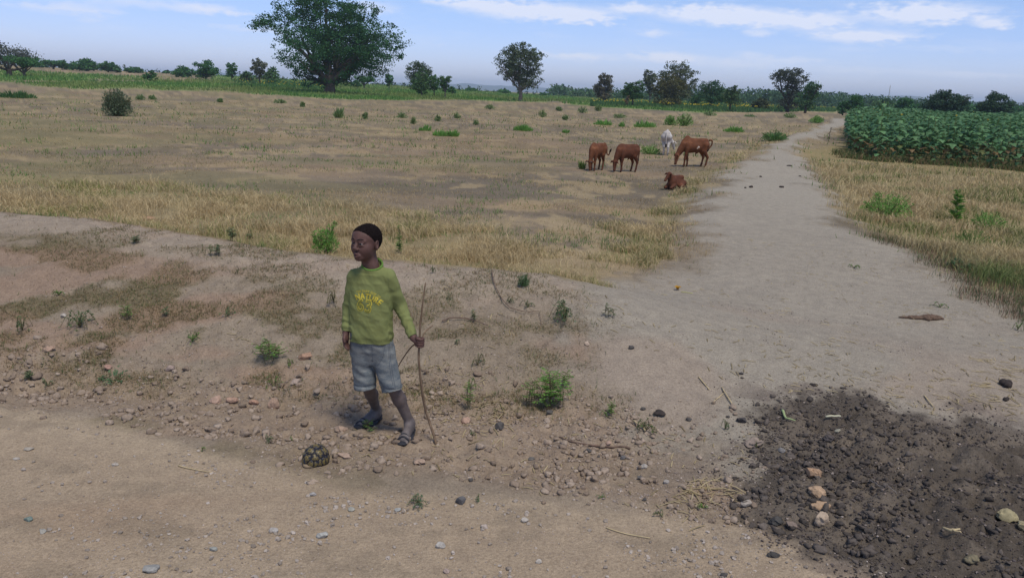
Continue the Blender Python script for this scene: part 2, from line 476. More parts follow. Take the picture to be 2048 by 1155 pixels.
def build_ground():
    az = np.concatenate([np.arange(-180, -44, 4.0), np.linspace(-44, 44, 640), np.arange(48, 180, 4.0)])
    az = np.unique(np.round(az, 5))
    dep = np.concatenate([np.linspace(41, .45, 400)])
    rr = CAM_H / np.tan(np.radians(dep))
    rr = np.concatenate([np.linspace(.25, rr[0] * .93, 8), rr, np.geomspace(rr[-1] * 1.06, 6500, 22)])
    A, RR = np.meshgrid(np.radians(az), rr)
    x = (RR * np.sin(A)).ravel(); y = (RR * np.cos(A)).ravel()
    z = terrain(x, y)
    col, w = ground_colour(x, y)
    V = np.stack([x, y, z], 1)
    na, nr = len(az), len(rr)
    j, i = np.meshgrid(np.arange(nr - 1), np.arange(na), indexing='ij')
    i2 = (i + 1) % na
    F = np.stack([j * na + i, j * na + i2, (j + 1) * na + i2, (j + 1) * na + i], -1).reshape(-1, 4)[:, ::-1]
    # split the sheet where one kind of ground ends and the next begins; the pieces share their edges exactly
    fc = F[:, 0]
    kind = np.zeros(len(F), int)
    kind[w['bank'][fc] > .5] = 1
    kind[w['path'][fc] > .5] = 2
    kind[(w['road'][fc] > .5)] = 3
    kind[w['dark'][fc] > .5] = 4
    kind[(y[fc] < -.5) & (kind != 3)] = 0
    for k, nm in enumerate(('ground', 'embankment', 'footpath', 'dirt_road', 'dark_soil')):
        f = F[kind == k]
        u, inv = np.unique(f, return_inverse=True)
        vv, ff, cc = V[u], inv.reshape(f.shape), col[u]
        if k == 0:      # centre cap under the camera
            cz = Z(0, 0)
        o = mk(nm, vv, ff, EARTH, col=cc)
        tag(o, kind='structure')
    cap = V[:na]
    Vc = np.vstack([cap, [[0, 0, z[0]]]])
    Fc = np.array([[i, na, (i + 1) % na] for i in range(na)])
    cc = np.vstack([col[:na], col[:1]])
    # the little disc right below the camera belongs to the road
    o = mk('dirt_road', Vc, Fc, EARTH, col=cc); tag(o, kind='structure')
build_ground()

# ------------------------------------------------------------------ smooth bodies: distance field + surface nets
class Body:
    def __init__(s, lo, hi, h):
        s.lo = np.array(lo, float); s.h = h
        s.n = np.ceil((np.array(hi) - s.lo) / h).astype(int) + 1
        s.v = np.full(s.n, 1.0, np.float32)
        s.ax = [s.lo[k] + h * np.arange(s.n[k]) for k in range(3)]
    def block(s, lo, hi, pad):
        a = np.clip(np.floor((np.array(lo) - pad - s.lo) / s.h).astype(int), 0, s.n - 1)
        b = np.clip(np.ceil((np.array(hi) + pad - s.lo) / s.h).astype(int) + 1, 1, s.n)
        sl = tuple(slice(a[k], b[k]) for k in range(3))
        P = np.meshgrid(*[s.ax[k][sl[k]] for k in range(3)], indexing='ij')
        return sl, P
    def put(s, sl, d, k, sub=False):
        if d.size == 0: return
        a = s.v[sl]
        if sub:
            d = -d
            hh = np.clip(.5 - .5 * (d - a) / k, 0, 1) if k > 0 else (a > d).astype(float)
            s.v[sl] = d * (1 - hh) + a * hh + k * hh * (1 - hh)
        else:
            hh = np.clip(.5 + .5 * (a - d) / k, 0, 1)
            s.v[sl] = a * (1 - hh) + d * hh - k * hh * (1 - hh)
    def cap(s, a, b, ra, rb=None, k=.01, sub=False, sq=(1, 1, 1)):
        rb = ra if rb is None else rb
        a = np.array(a, float); b = np.array(b, float)
        m = max(ra, rb)
        sl, (X, Y, Zz) = s.block(np.minimum(a, b) - m, np.maximum(a, b) + m, k + 3 * s.h)
        ba = b - a
        px, py, pz = X - a[0], Y - a[1], Zz - a[2]
        t = np.clip((px * ba[0] + py * ba[1] + pz * ba[2]) / (ba @ ba + 1e-12), 0, 1)
        d = np.sqrt(((px - ba[0] * t) / sq[0]) ** 2 + ((py - ba[1] * t) / sq[1]) ** 2 + ((pz - ba[2] * t) / sq[2]) ** 2) - (ra + (rb - ra) * t)
        s.put(sl, d * min(sq) if sq != (1, 1, 1) else d, k, sub)
        return s
    def chain(s, pts, rs, k=.01, sub=False):
        for i in range(len(pts) - 1): s.cap(pts[i], pts[i + 1], rs[i], rs[i + 1], k, sub)
        return s
    def ell(s, c, r, Rm=None, k=.01, sub=False):
        c = np.array(c, float); r = np.array(r, float); m = r.max()
        sl, (X, Y, Zz) = s.block(c - m, c + m, k + 3 * s.h)
        P = np.stack([X - c[0], Y - c[1], Zz - c[2]], -1)
        if Rm is not None: P = P @ np.array(Rm)      # world -> local
        k0 = np.sqrt(((P / r) ** 2).sum(-1)); k1 = np.sqrt(((P / (r * r)) ** 2).sum(-1)) + 1e-9
        s.put(sl, k0 * (k0 - 1) / k1, k, sub)
        return s
    def cut(s, p, n):
        """keep the side the normal does not point to"""
        n = np.array(n, float); n /= np.linalg.norm(n)
        X, Y, Zz = np.meshgrid(*s.ax, indexing='ij')
        s.v = np.maximum(s.v, ((X - p[0]) * n[0] + (Y - p[1]) * n[1] + (Zz - p[2]) * n[2]).astype(np.float32))
        return s
    def mesh(s):
        v = s.v; n = v.shape
        ins = v < 0
        acc = np.zeros((n[0] - 1, n[1] - 1, n[2] - 1, 3), np.float32); cnt = np.zeros((n[0] - 1, n[1] - 1, n[2] - 1), np.float32)
        quads = []
        cells = tuple(k - 1 for k in n)
        for ax in range(3):
            o = [slice(None)] * 3; p = [slice(None)] * 3
            o[ax] = slice(0, -1); p[ax] = slice(1, None)
            ch = ins[tuple(o)] != ins[tuple(p)]
            I = np.argwhere(ch)
            if len(I) == 0: continue
            J = I.copy(); J[:, ax] += 1
            va, vb = v[tuple(I.T)], v[tuple(J.T)]
            t = va / (va - vb)
            pos = I.astype(np.float32); pos[:, ax] += t
            u, w = (ax + 1) % 3, (ax + 2) % 3
            ok = (I[:, u] > 0) & (I[:, w] > 0) & (I[:, u] < n[u] - 1) & (I[:, w] < n[w] - 1)
            I, pos, va = I[ok], pos[ok], va[ok]
            cyc = []
            for du, dw in ((-1, -1), (0, -1), (0, 0), (-1, 0)):
                K = I.copy(); K[:, u] += du; K[:, w] += dw
                np.add.at(acc, tuple(K.T), pos); np.add.at(cnt, tuple(K.T), 1)
                cyc.append(np.ravel_multi_index(tuple(K.T), cells))
            q = np.stack(cyc, 1)
            q[va > 0] = q[va > 0][:, ::-1]
            quads.append(q)
        q = np.concatenate(quads)
        ids, inv = np.unique(q, return_inverse=True)
        A = acc.reshape(-1, 3)[ids] / cnt.reshape(-1)[ids][:, None]
        return s.lo + A * s.h, inv.reshape(q.shape)
def normals_of(V, F):
    n = np.cross(V[F[:, 2]] - V[F[:, 0]], V[F[:, 3]] - V[F[:, 1]])
    out = np.zeros_like(V)
    for k in range(4): np.add.at(out, F[:, k], n)
    return out / (np.linalg.norm(out, axis=1, keepdims=True) + 1e-12)
def rotz(a):
    c, s = math.cos(a), math.sin(a); return np.array([[c, -s, 0], [s, c, 0], [0, 0, 1]])
def rotx(a):
    c, s = math.cos(a), math.sin(a); return np.array([[1, 0, 0], [0, c, -s], [0, s, c]])
def roty(a):
    c, s = math.cos(a), math.sin(a); return np.array([[c, 0, s], [0, 1, 0], [-s, 0, c]])
def smooth_line(pts, n=6):
    P = np.array(pts, float); out = []
    for i in range(len(P) - 1):
        p0, p1, p2, p3 = P[max(i - 1, 0)], P[i], P[i + 1], P[min(i + 2, len(P) - 1)]
        for t in np.linspace(0, 1, n, endpoint=False):
            out.append(.5 * ((2 * p1) + (-p0 + p2) * t + (2 * p0 - 5 * p1 + 4 * p2 - p3) * t * t + (-p0 + 3 * p1 - 3 * p2 + p3) * t ** 3))
    out.append(P[-1])
    return np.array(out)
def tube_arrays(pts, rad, seg=7, base=0):
    """tapered tube along points: vertices, quads (plus end caps as tris)"""
    P = np.array(pts, float); n = len(P)
    rad = np.interp(np.linspace(0, 1, n), np.linspace(0, 1, len(rad)), rad) if not np.isscalar(rad) else np.full(n, rad)
    T = np.gradient(P, axis=0); T /= np.linalg.norm(T, axis=1, keepdims=True) + 1e-12
    up = np.array([.13, .21, 1.0]) if abs(T[:, 2]).mean() < .8 else np.array([1.0, .2, .1])
    U = np.cross(T, up); U /= np.linalg.norm(U, axis=1, keepdims=True) + 1e-12
    W = np.cross(U, T)
    a = np.linspace(0, 2 * np.pi, seg, endpoint=False)
    V = P[:, None] + rad[:, None, None] * (np.cos(a)[None, :, None] * U[:, None] + np.sin(a)[None, :, None] * W[:, None])
    V = V.reshape(-1, 3)
    i, j = np.meshgrid(np.arange(n - 1), np.arange(seg), indexing='ij')
    F = np.stack([i * seg + j, i * seg + (j + 1) % seg, (i + 1) * seg + (j + 1) % seg, (i + 1) * seg + j], -1).reshape(-1, 4)
    V = np.vstack([V, P[0], P[-1]])
    c0, c1 = n * seg, n * seg + 1
    jj = np.arange(seg)
    T1 = np.stack([np.full(seg, c0), (jj + 1) % seg, jj], 1)
    T2 = np.stack([np.full(seg, c1), (n - 1) * seg + jj, (n - 1) * seg + (jj + 1) % seg], 1)
    return V, F + base, np.vstack([T1, T2]) + base
def tubes(name, runs, mat, parent=None, seg=6, col=None, loc=None):
    Vs, Q, T, b = [], [], [], 0
    for pts, rad in runs:
        V, q, t = tube_arrays(pts, rad, seg, b)
        Vs.append(V); Q.append(q); T.append(t); b += len(V)
    V = np.vstack(Vs)
    if loc is not None: V = V - np.array(loc)
    return mk(name, V, [np.vstack(Q), np.vstack(T)], mat, parent, col=col)

# ------------------------------------------------------------------ the boy
def build_boy():
    YB = float(G(810, 884)[1]) + .10
    Bp = lambda px, py, dy=0.0: atY(px, py, YB + dy)
    base = np.array([*(Bp(762, 870)[:1]), YB, Z(Bp(762, 870)[0], YB)])
    root = empty('person', Vector(base))
    tag(root, 'boy in a green long-sleeved shirt and faded knee-length denim shorts holding a thin stick', 'person')
    def out(name, b, mat, parent=root, wr=None, col=None, off=None):
        V, F = b.mesh()
        if wr: V = wr(V, normals_of(V, F))
        o = mk(name, V - base - (off if off is not None else 0), F, mat, parent)
        return o
    # joints read off the photograph, each at its own depth
    sh_r, sh_l = Bp(710, 553, .03), Bp(776, 553, -.015)
    el_r, el_l = Bp(697, 616, .05), Bp(802, 614, .03)
    wr_r, wr_l = Bp(692, 663, .0), Bp(827, 675, -.09)
    hip_r, hip_l = Bp(724, 700, .02), Bp(764, 700, .0)
    kn_r, kn_l = Bp(735, 770, .0), Bp(783, 768, -.03)
    f_r, f_l = G(757, 838), G(821, 866)
    t_r, t_l = G(714, 858), G(803, 891)
    an_r = np.array([f_r[0] - .012, f_r[1] - .01, f_r[2] + .075]); an_l = np.array([f_l[0] - .004, f_l[1] - .01, f_l[2] + .075])
    neck = Bp(744, 534, .01); head = Bp(731, 485, -.005)
    chest = Bp(743, 588, .01); belly = Bp(743, 650, .01)
    YAW = R(-28)       # the head turns to his right
    HR = rotz(YAW) @ rotx(R(-3))
    hd = lambda x, y, z: head + HR @ np.array([x, y, z])
    # ---------------- skin
    lo = np.minimum.reduce([wr_r, f_r, t_r, t_l, head]) - [.12, .25, .06]
    hi = np.maximum.reduce([wr_l, f_l, head]) + [.14, .22, .15]
    b = Body(lo, hi, .0034)
    b.ell(hd(0, .022, .022), (.0745, .086, .083), HR, .01)
    b.ell(hd(0, -.022, .035), (.066, .062, .058), HR, .02)
    b.ell(hd(0, -.020, -.035), (.061, .059, .067), HR, .02)
    b.ell(hd(0, -.058, -.083), (.024, .02, .018), HR, .02)
    for s in (-1, 1):
        b.ell(hd(s * .037, -.044, -.026), (.022, .021, .026), HR, .025)
        b.cap(hd(s * .012, -.075, .021), hd(s * .044, -.063, .018), .009, .007, .012)
        b.ell(hd(s * .029, -.082, .004), (.013, .008, .0075), HR, .009, sub=True)
        b.ell(hd(s * .073, .012, -.008), (.009, .019, .030), HR @ rotz(s * .35), .006)
        b.ell(hd(s * .080, .008, -.004), (.006, .010, .017), HR @ rotz(s * .35), .004, sub=True)
        b.ell(hd(s * .012, -.087, -.030), (.0085, .009, .007), HR, .006)
        b.cap(hd(s * .019, -.081, .0085), hd(s * .041, -.072, .0065), .0034, .0030, .006)   # upper lid
        b.cap(hd(s * .020, -.080, -.0075), hd(s * .040, -.071, -.0075), .0034, .0032, .006)  # lower lid
    b.cap(hd(0, -.078, .006), hd(0, -.094, -.024), .0085, .0115, .008)
    # mouth slightly open
    b.cap(hd(-.016, -.072, -.064), hd(0, -.083, -.054), .0062, .0080, .008).cap(hd(.016, -.072, -.064), hd(0, -.084, -.053), .0065, .0075, .006)
    b.cap(hd(-.015, -.073, -.069), hd(.015, -.073, -.069), .0075, .0075, .006).cap(hd(-.008, -.079, -.069), hd(.008, -.079, -.069), .0075, .0075, .004)
    b.cap(hd(-.011, -.083, -.0635), hd(.011, -.083, -.0635), .0026, .0026, .003, sub=True)
    b.cap(neck + [0, .005, -.03], head + [.006, .014, -.05], .050, .045, .02)
    # trunk under the clothes
    b.ell(chest, (.105, .07, .13), None, .03).ell(belly, (.10, .068, .12), None, .03)
    b.cap(sh_r + [.02, 0, 0], sh_l - [.02, 0, 0], .034, .034, .03)
    b.chain([sh_r, el_r, wr_r], [.034, .026, .019], .012)
    b.chain([sh_l, el_l, wr_l], [.034, .026, .019], .012)
    b.chain([belly, hip_r + [0, 0, .02]], [.07, .06], .03).chain([belly, hip_l + [0, 0, .02]], [.07, .06], .03)
    # legs
    calf_r = kn_r * .6 + an_r * .4 + [0, .014, 0]; calf_l = kn_l * .6 + an_l * .4 + [0, .014, 0]
    b.chain([hip_r, kn_r], [.058, .041], .02).cap(kn_r, calf_r, .037, .040, .015).cap(calf_r, an_r, .037, .0255, .02)
    b.chain([hip_l, kn_l], [.058, .041], .02).cap(kn_l, calf_l, .037, .041, .015).cap(calf_l, an_l, .038, .0265, .02)
    for an, f, t in ((an_r, f_r, t_r), (an_l, f_l, t_l)):
        f = np.array(f); t = np.array(t); d = (t - f); d[2] = 0; L = np.linalg.norm(d); d /= L
        s = np.array([-d[1], d[0], 0])
        heel = f + [0, 0, .034] - d * -.012; ball = f + d * (L - .055) + [0, 0, .030]
        b.cap(an, heel, .027, .024, .02)
        b.cap(an - [0, 0, .012], ball + [0, 0, .006], .027, .022, .025)
        b.cap(heel - [0, 0, .004], ball - [0, 0, .002], .021, .026, .02)
        b.cap(ball + s * .016, ball - s * .016, .020, .018, .015)
        for k, (off, ln, r) in enumerate(((.024, .040, .0098), (.010, .042, .0076), (-.003, .038, .0070), (-.015, .032, .0066), (-.026, .024, .0064))):
            sg = 1 if an is an_r else -1
            p = ball + s * off * sg * -1 + [0, 0, -.004]
            b.cap(p, p + d * ln * .9 - [0, 0, .006], r * 1.1, r, .0045)
    # right hand hanging, fingers softly bent
    dn = (wr_r - el_r); dn /= np.linalg.norm(dn); dn = dn * .6 + np.array([.06, -.05, -1]) * .6; dn /= np.linalg.norm(dn)
    fw = np.array([-.25, -1, 0.0]); fw -= dn * (fw @ dn); fw /= np.linalg.norm(fw)
    sd = np.cross(dn, fw)
    pm = wr_r + dn * .040
    b.cap(wr_r, pm, .018, .018, .012).cap(pm + fw * .014, pm - fw * .014 + dn * .004, .0125, .0125, .01).cap(wr_r + dn * .03 + fw * .01, pm + dn * .014 + fw * .018, .013, .011, .01)
    for k, (off, ln) in enumerate(((.021, .046), (.008, .051), (-.005, .047), (-.018, .038))):
        p0 = pm + dn * .012 + fw * off
        p1 = p0 + dn * ln * .5 + sd * -.002; p2 = p1 + dn * ln * .3 + sd * -.008; p3 = p2 + dn * ln * .22 + sd * -.011
        b.chain([p0, p1, p2, p3], [.0082, .0074, .0068, .0060], .0025)
    p0 = wr_r + dn * .016 + fw * .014
    b.chain([p0, p0 + dn * .022 + fw * .016 - sd * .004, p0 + dn * .042 + fw * .020 - sd * .010], [.0105, .0088, .0068], .005)
    # left hand closed round the stick
    grip = Bp(839, 684, -.115)
    ap = grip - wr_l; ap /= np.linalg.norm(ap)
    up = np.array([.05, 0, 1.0]); up -= ap * (up @ ap) * .5; up /= np.linalg.norm(up)
    axs = np.array([.03, -.02, 1.0]); axs /= np.linalg.norm(axs)      # stick direction in the fist
    e1 = np.array([1, 0, 0.]); e1 -= axs * (e1 @ axs); e1 /= np.linalg.norm(e1)
    e2 = np.cross(axs, e1)        # away from the camera
    b.cap(wr_l, grip + e2 * .010 - e1 * .020 + axs * .004, .0195, .018, .014)
    b.cap(grip - e1 * .018 + e2 * .006 + axs * .016, grip - e1 * .016 + e2 * .006 - axs * .020, .0125, .0115, .01)
    b.cap(grip + e2 * .014 + axs * .016, grip + e2 * .014 - axs * .020, .0115, .0105, .01)
    for k in range(4):
        c = grip + axs * (.021 - .0145 * k)
        rr_ = .0080 if k < 3 else .0070
        q = [c + e1 * .006 + e2 * .015, c + e1 * .0205 + e2 * .003, c + e1 * .015 - e2 * .0135, c - e1 * .002 - e2 * .0165, c - e1 * .012 - e2 * .010]
        b.chain(q, [rr_ * 1.1, rr_ * 1.08, rr_, rr_ * .95, rr_ * .86], .0022)
    b.chain([wr_l * .5 + grip * .5 + axs * .012, grip - e1 * .012 - e2 * .010 + axs * .026, grip + e1 * .006 - e2 * .019 + axs * .022], [.012, .0095, .0075], .004)
    sk = Mat('skin', .62, .35)
    gz = sk.N('ShaderNodeSeparateXYZ'); sk.L(sk.tc.outputs['Object'], gz.inputs[0])
    skin = sk.ramp(sk.noise(22, 4), [(.3, (.080, .035, .027)), (.7, (.125, .056, .044))])
    dust = sk.ramp(sk.noise(30, 6, .65), [(.3, (.105, .088, .082)), (.7, (.18, .155, .145))])
    df = sk.ramp(gz.outputs[2], [(0.0, (.95,) * 3), (.10, (.8,) * 3), (.30, (.62,) * 3), (.5, (.12,) * 3)])
    sk.base(sk.mix(df, skin, dust)); sk.bump(sk.noise(260, 4), .12, .002)
    sk.b.inputs['Subsurface Weight'].default_value = 0.0
    body = out('body', b, sk.m)
    body['label'] = 'dark brown skin, legs and feet grey with dust'
    # ---------------- lips, eyes, brows, hair
    lip = Mat('lips', .5, .4); lip.base((.12, .052, .047)); eyew = Mat('eye_white', .25, .5); eyew.base((.26, .20, .18)); iris = Mat('iris', .2, .5); iris.base((.008, .005, .004))
    runs = [([hd(-.0155, -.0775, -.0660), hd(-.009, -.0855, -.0585), hd(0, -.0895, -.0565), hd(.009, -.0855, -.0585), hd(.0155, -.0775, -.0660)], [.0015, .0042, .0045, .0042, .0015]),
            ([hd(-.0135, -.078, -.0695), hd(-.006, -.0845, -.0710), hd(.006, -.0845, -.0710), hd(.0135, -.078, -.0695)], [.0018, .0048, .0048, .0018])]
    tubes('lips', [(smooth_line(p, 4), r) for p, r in runs], lip.m, root, loc=base)
    for s in (-1, 1):
        e = Body(hd(s * .029, -.070, .001) - .016, hd(s * .029, -.070, .001) + .016, .0016)
        e.ell(hd(s * .029, -.0712, .0012), (.0112, .0084, .0072), HR, .001)
        eo = out('eye', e, eyew.m)
        pu = Body(hd(s * .027, -.078, .001) - .008, hd(s * .027, -.078, .001) + .008, .001)
        pu.ell(hd(s * .0275, -.0782, .0012), (.0058, .0028, .0060), HR, .001)
        V, F = pu.mesh(); mk('iris', V - base, F, iris.m, eo)
        mk_ = [hd(s * .010, -.0875, .0235), hd(s * .022, -.084, .0285), hd(s * .036, -.077, .0285), hd(s * .048, -.066, .023)]
        hairm = bpy.data.materials.get('hair') or simple('hair', (.011, .008, .008), 1.0, .5, 120, 1.0, .006, .05)
        tubes('eyebrow', [(smooth_line(mk_, 4), [.0012, .0020, .0017, .0008])], hairm, root, loc=base)
    hb = Body(head - .13, head + .14, .003)
    hb.ell(hd(0, .024, .0235), (.0765, .088, .0850), HR, .01).ell(hd(0, -.0205, .037), (.0665, .0625, .0575), HR, .02)
    # hairline: keep what lies above and behind two planes
    n1_ = HR @ np.array([0, -.8, -.6]); hb.cut(hd(0, -.060, .060), n1_)
    n2_ = HR @ np.array([0, -.85, -.9]); hb.cut(hd(0, .004, .002), n2_)
    def nap(V, N):
        return V + N * ((n3(V * 200) - .5) * .0022 + .0008)[:, None]
    out('hair', hb, bpy.data.materials['hair'], wr=nap)
    # ---------------- shirt
    def tube_cloth(bd, prof, k=.012, yaw=0.0):
        """prof: list of (centre, half width, half depth) from top down"""
        cs = np.array([p[0] for p in prof]); zs = cs[:, 2]
        o = np.argsort(zs)
        lo_, hi_ = cs.min(0) - [.2, .2, 0], cs.max(0) + [.2, .2, 0]
        sl, (X, Y, Zz) = bd.block(lo_, hi_, .01)
        zf = Zz
        cx = np.interp(zf, zs[o], cs[o, 0]); cy = np.interp(zf, zs[o], cs[o, 1])
        a = np.interp(zf, zs[o], np.array([p[1] for p in prof])[o]); dd = np.interp(zf, zs[o], np.array([p[2] for p in prof])[o])
        u = X - cx; v = Y - cy
        c, s_ = math.cos(yaw), math.sin(yaw)
        uu = u * c + v * s_; vv = -u * s_ + v * c
        q = (np.abs(uu / a) ** 2.4 + np.abs(vv / dd) ** 2.4) ** (1 / 2.4)
        d = (q - 1) * np.minimum(a, dd)
        d = np.maximum(d, np.maximum(Zz - zs.max(), zs.min() - Zz))
        bd.put(sl, d.astype(np.float32), k)
    TY = R(-12)
    S = Body(np.minimum(wr_r, belly) - [.10, .2, .14], np.maximum(sh_l, wr_l) + [.08, .28, .12], .0042)
    S.v[:] = 1
    tube_cloth(S, [(Bp(744, 548, .01), .095, .060), (Bp(743, 562, .01), .122, .074), (Bp(742, 590, .01), .131, .086), (Bp(742, 622, .005), .129, .088),
                   (Bp(742, 650, .005), .131, .092), (Bp(742, 668, .005), .135, .094), (Bp(742, 676, .005), .131, .090), (Bp(742, 680, .005), .131, .090)], .012, TY)
    S.cap(sh_r + [.035, 0, .006], sh_l + [-.035, 0, .006], .043, .043, .02)
    S.cap(neck + [0, .006, -.020], neck + [.002, .012, .014], .076, .060, .025, sq=(1.05, .9, 1))
    cuff_r = wr_r; cuff_l = wr_l - (wr_l - el_l) * .03
    S.chain([sh_r, el_r, cuff_r], [.047, .037, .0285], .014)
    S.chain([sh_l, el_l, cuff_l], [.049, .038, .029], .016)
    S.cut(cuff_r, (cuff_r - el_r)) if False else None
    def clip_cuff(p, q, rad):
        # flat cuff ends, done locally so that the trunk stays whole
        d = (q - p) / np.linalg.norm(q - p)
        sl, (X, Y, Zz) = S.block(q - rad, q + rad, 0)
        pl = (X - q[0]) * d[0] + (Y - q[1]) * d[1] + (Zz - q[2]) * d[2]
        near = ((X - q[0]) ** 2 + (Y - q[1]) ** 2 + (Zz - q[2]) ** 2) < rad * rad
        S.v[sl] = np.where(near, np.maximum(S.v[sl], pl), S.v[sl])
    clip_cuff(el_r, cuff_r + np.array([0, 0, .0]), .06); clip_cuff(el_l, cuff_l, .06)
    # neck opening
    S.cap(neck + [.002, -.014, .030], neck + [.004, .004, .10], .058, .060, .004, sub=True, sq=(1.05, .95, 1.0))
    hem_z = Bp(742, 677, -.08)[2]
    def folds(V, N):
        p = V - base
        ztop = sh_r[2] - base[2]
        armr = np.clip((sh_r[0] + .0 - V[:, 0]) * 30, 0, 1); arml = sstep(V[:, 0], sh_l[0] - .01, sh_l[0] + .03)
        arm = np.maximum(armr, arml)
        # sleeve creases run round the arm; the trunk has slack folds falling from the armpits
        al = np.where(arml > .1, (V - el_l) @ ((wr_l - el_l) / np.linalg.norm(wr_l - el_l)), (V - el_r) @ ((wr_r - el_r) / np.linalg.norm(wr_r - el_r)))
        cre = np.sin(al * 150 + 9 * n3(p * 22)) * .0019 * sstep(al, -.03, .08) - np.abs(n3(p * 26, 12) - .5) * .007
        cre += np.sin(al * 95 + 7 * n3(p * 16, 3)) * .0016
        tr = (np.abs(fbm(p[:, 0] * 16 + p[:, 2] * 9, p[:, 2] * 13 - p[:, 0] * 4, 5, 3) - .5)) * -.012
        tr += np.sin(p[:, 2] * 95 + 6 * n3(p * 11, 9)) * .0021 * sstep(-(p[:, 2]), -.60, -.50)
        tr += np.sin((p[:, 0] * .75 + p[:, 2] * .65) * 80 + 5 * n3(p * 9, 4)) * .0016
        return V + N * (np.where(arm > .5, cre, tr * 1.0) + (n3(p * 45, 2) - .5) * .0016)[:, None]
    sm = Mat('green_cotton', .95, .1)
    g = sm.ramp(sm.noise(9, 5, .6), [(.25, (.16, .178, .068)), (.55, (.195, .215, .083)), (.8, (.22, .237, .10))])
    g = sm.mix(sm.ramp(sm.noise(5, 4, .6, stretch=(1, 1, 1.6)), [(.52, (0,) * 3), (.72, (.35,) * 3)]), g, (.16, .15, .05))
    sm.base(g); sm.bump(sm.noise(420, 3), .25, .0015)
    shirt = out('shirt', S, sm.m, wr=folds)
    # hem and cuff seams, collar
    colm = simple('green_collar', (.12, .22, .045), .95, .12, 60, .2, .002)
    th = np.linspace(0, 2 * np.pi, 33)
    cc = neck + [.003, -.004, .020]
    ring = np.stack([cc[0] + .058 * np.cos(th), cc[1] + .054 * np.sin(th), cc[2] - .002 + .024 * np.sin(th)], 1)
    tubes('collar', [(ring, .0062)], colm, shirt, 8, loc=base)
    # ---------------- printed lettering
    Vs = np.array([v.co for v in shirt.data.vertices]); 
    bvh = BVHTree.FromPolygons([Vector(v) for v in Vs], [tuple(p.vertices) for p in shirt.data.polygons])
    pm_y = Mat('yellow_print', .8, .2); pm_y.base(pm_y.ramp(pm_y.noise(90, 5, .7), [(.32, (.33, .30, .05)), (.5, (.60, .48, .06))]))
    pm_d = Mat('faded_print', .9, .1); pm_d.base((.19, .20, .055))
    def text_arrays(s, size, outline=0.0):
        cu = bpy.data.curves.new('print', 'FONT'); cu.body = s; cu.size = size; cu.align_x = 'CENTER'
        cu.offset = outline; cu.resolution_u = 3
        cu.space_character = 1.06
        ob = bpy.data.objects.new('print', cu); COL.objects.link(ob)
        dg = bpy.context.evaluated_depsgraph_get()
        me = bpy.data.meshes.new_from_object(ob.evaluated_get(dg))
        bm = bmesh.new(); bm.from_mesh(me)
        bmesh.ops.triangulate(bm, faces=bm.faces[:])
        for _ in range(4):
            long_ = [e for e in bm.edges if e.calc_length() > .0045]
            if not long_: break
            bmesh.ops.subdivide_edges(bm, edges=long_, cuts=1)
            bmesh.ops.triangulate(bm, faces=[f for f in bm.faces if len(f.verts) > 3])
        V = np.array([v.co[:] for v in bm.verts]); F = np.array([[v.index for v in f.verts] for f in bm.faces])
        bm.free(); bpy.data.objects.remove(ob); bpy.data.curves.remove(cu); bpy.data.meshes.remove(me)
        return V[:, :2], F
    fr = rotz(TY)
    ctr = Bp(736, 604, -.09) - base
    def lay(name, s, size, dx, dz, bend, mat, lift, outline=0.0, sx=1.0, tall=1.0, tilt=0.0):
        P, F = text_arrays(s, size, outline)
        x = P[:, 0] * sx; z = P[:, 1] * tall
        if bend:
            rr_ = bend; a = x / rr_
            x, z = (rr_ + z) * np.sin(a), (rr_ + z) * np.cos(a) - rr_
        ct, st = math.cos(tilt), math.sin(tilt)
        x, z = x * ct - z * st, x * st + z * ct
        x = x + dx; z = z + dz
        q = ctr + np.stack([x, 0 * x, z], 1) @ fr.T
        dirn = Vector(fr @ np.array([0, 1.0, 0]))
        o3 = []
        for p in q:
            hit = bvh.ray_cast(Vector(p) - dirn * .25, dirn)
            o3.append((hit[0] - dirn * lift) if hit[0] is not None else Vector(p))
        mk(name, np.array(o3), F, mat, shirt, smooth=True)
    lay('lettering', 'THE DARK SIDE OF', .0190, -.006, .052, .115, pm_y.m, .0016, tilt=R(-9), sx=.86)
    lay('lettering', 'NATURE', .046, -.006, .014, .115, pm_y.m, .0018, .0014, .80, tall=.98, tilt=R(-9))
    lay('number_outline', '63', .104, -.030, -.060, 0, pm_y.m, .0014, .0034, .92, tilt=R(-6))
    lay('number', '63', .104, -.030, -.060, 0, pm_d.m, .0034, -.0006, .92, tilt=R(-6))
    # ---------------- shorts
    K = Body(np.minimum(kn_r, hip_r) - [.14, .2, .08], np.maximum(hip_l, kn_l) + [.16, .2, .12], .0042)
    hm_r, hm_l = Bp(731, 776, .0), Bp(785, 780, -.03)
    tube_cloth(K, [(Bp(742, 664, .01), .124, .082), (Bp(743, 680, .01), .127, .086), (Bp(744, 697, .01), .124, .088), (Bp(744, 712, .01), .108, .076), (Bp(744, 724, .01), .085, .060)], .045, TY)
    K.cap(hip_r + [.002, 0, .02], hm_r, .074, .067, .018)
    K.cap(hip_l + [-.002, 0, .02], hm_l, .075, .064, .018)
    for p, q in ((hip_r, hm_r), (hip_l, hm_l)):
        d = (q - p) / np.linalg.norm(q - p)
        sl, (X, Y, Zz) = K.block(q - .10, q + .10, 0)
        pl = (X - q[0]) * d[0] + (Y - q[1]) * d[1] + (Zz - q[2]) * d[2]
        lat = (X - q[0]) ** 2 + (Y - q[1]) ** 2 + (Zz - q[2]) ** 2
        side = (X - (hm_r[0] + hm_l[0]) / 2) * (1 if q is hm_l else -1) > 0
        K.v[sl] = np.where((lat < .0100) & side, np.maximum(K.v[sl], pl), K.v[sl])
        # hollow leg opening
        K.cap(q - d * .035, q + d * .05, .056, .056, .004, sub=True)
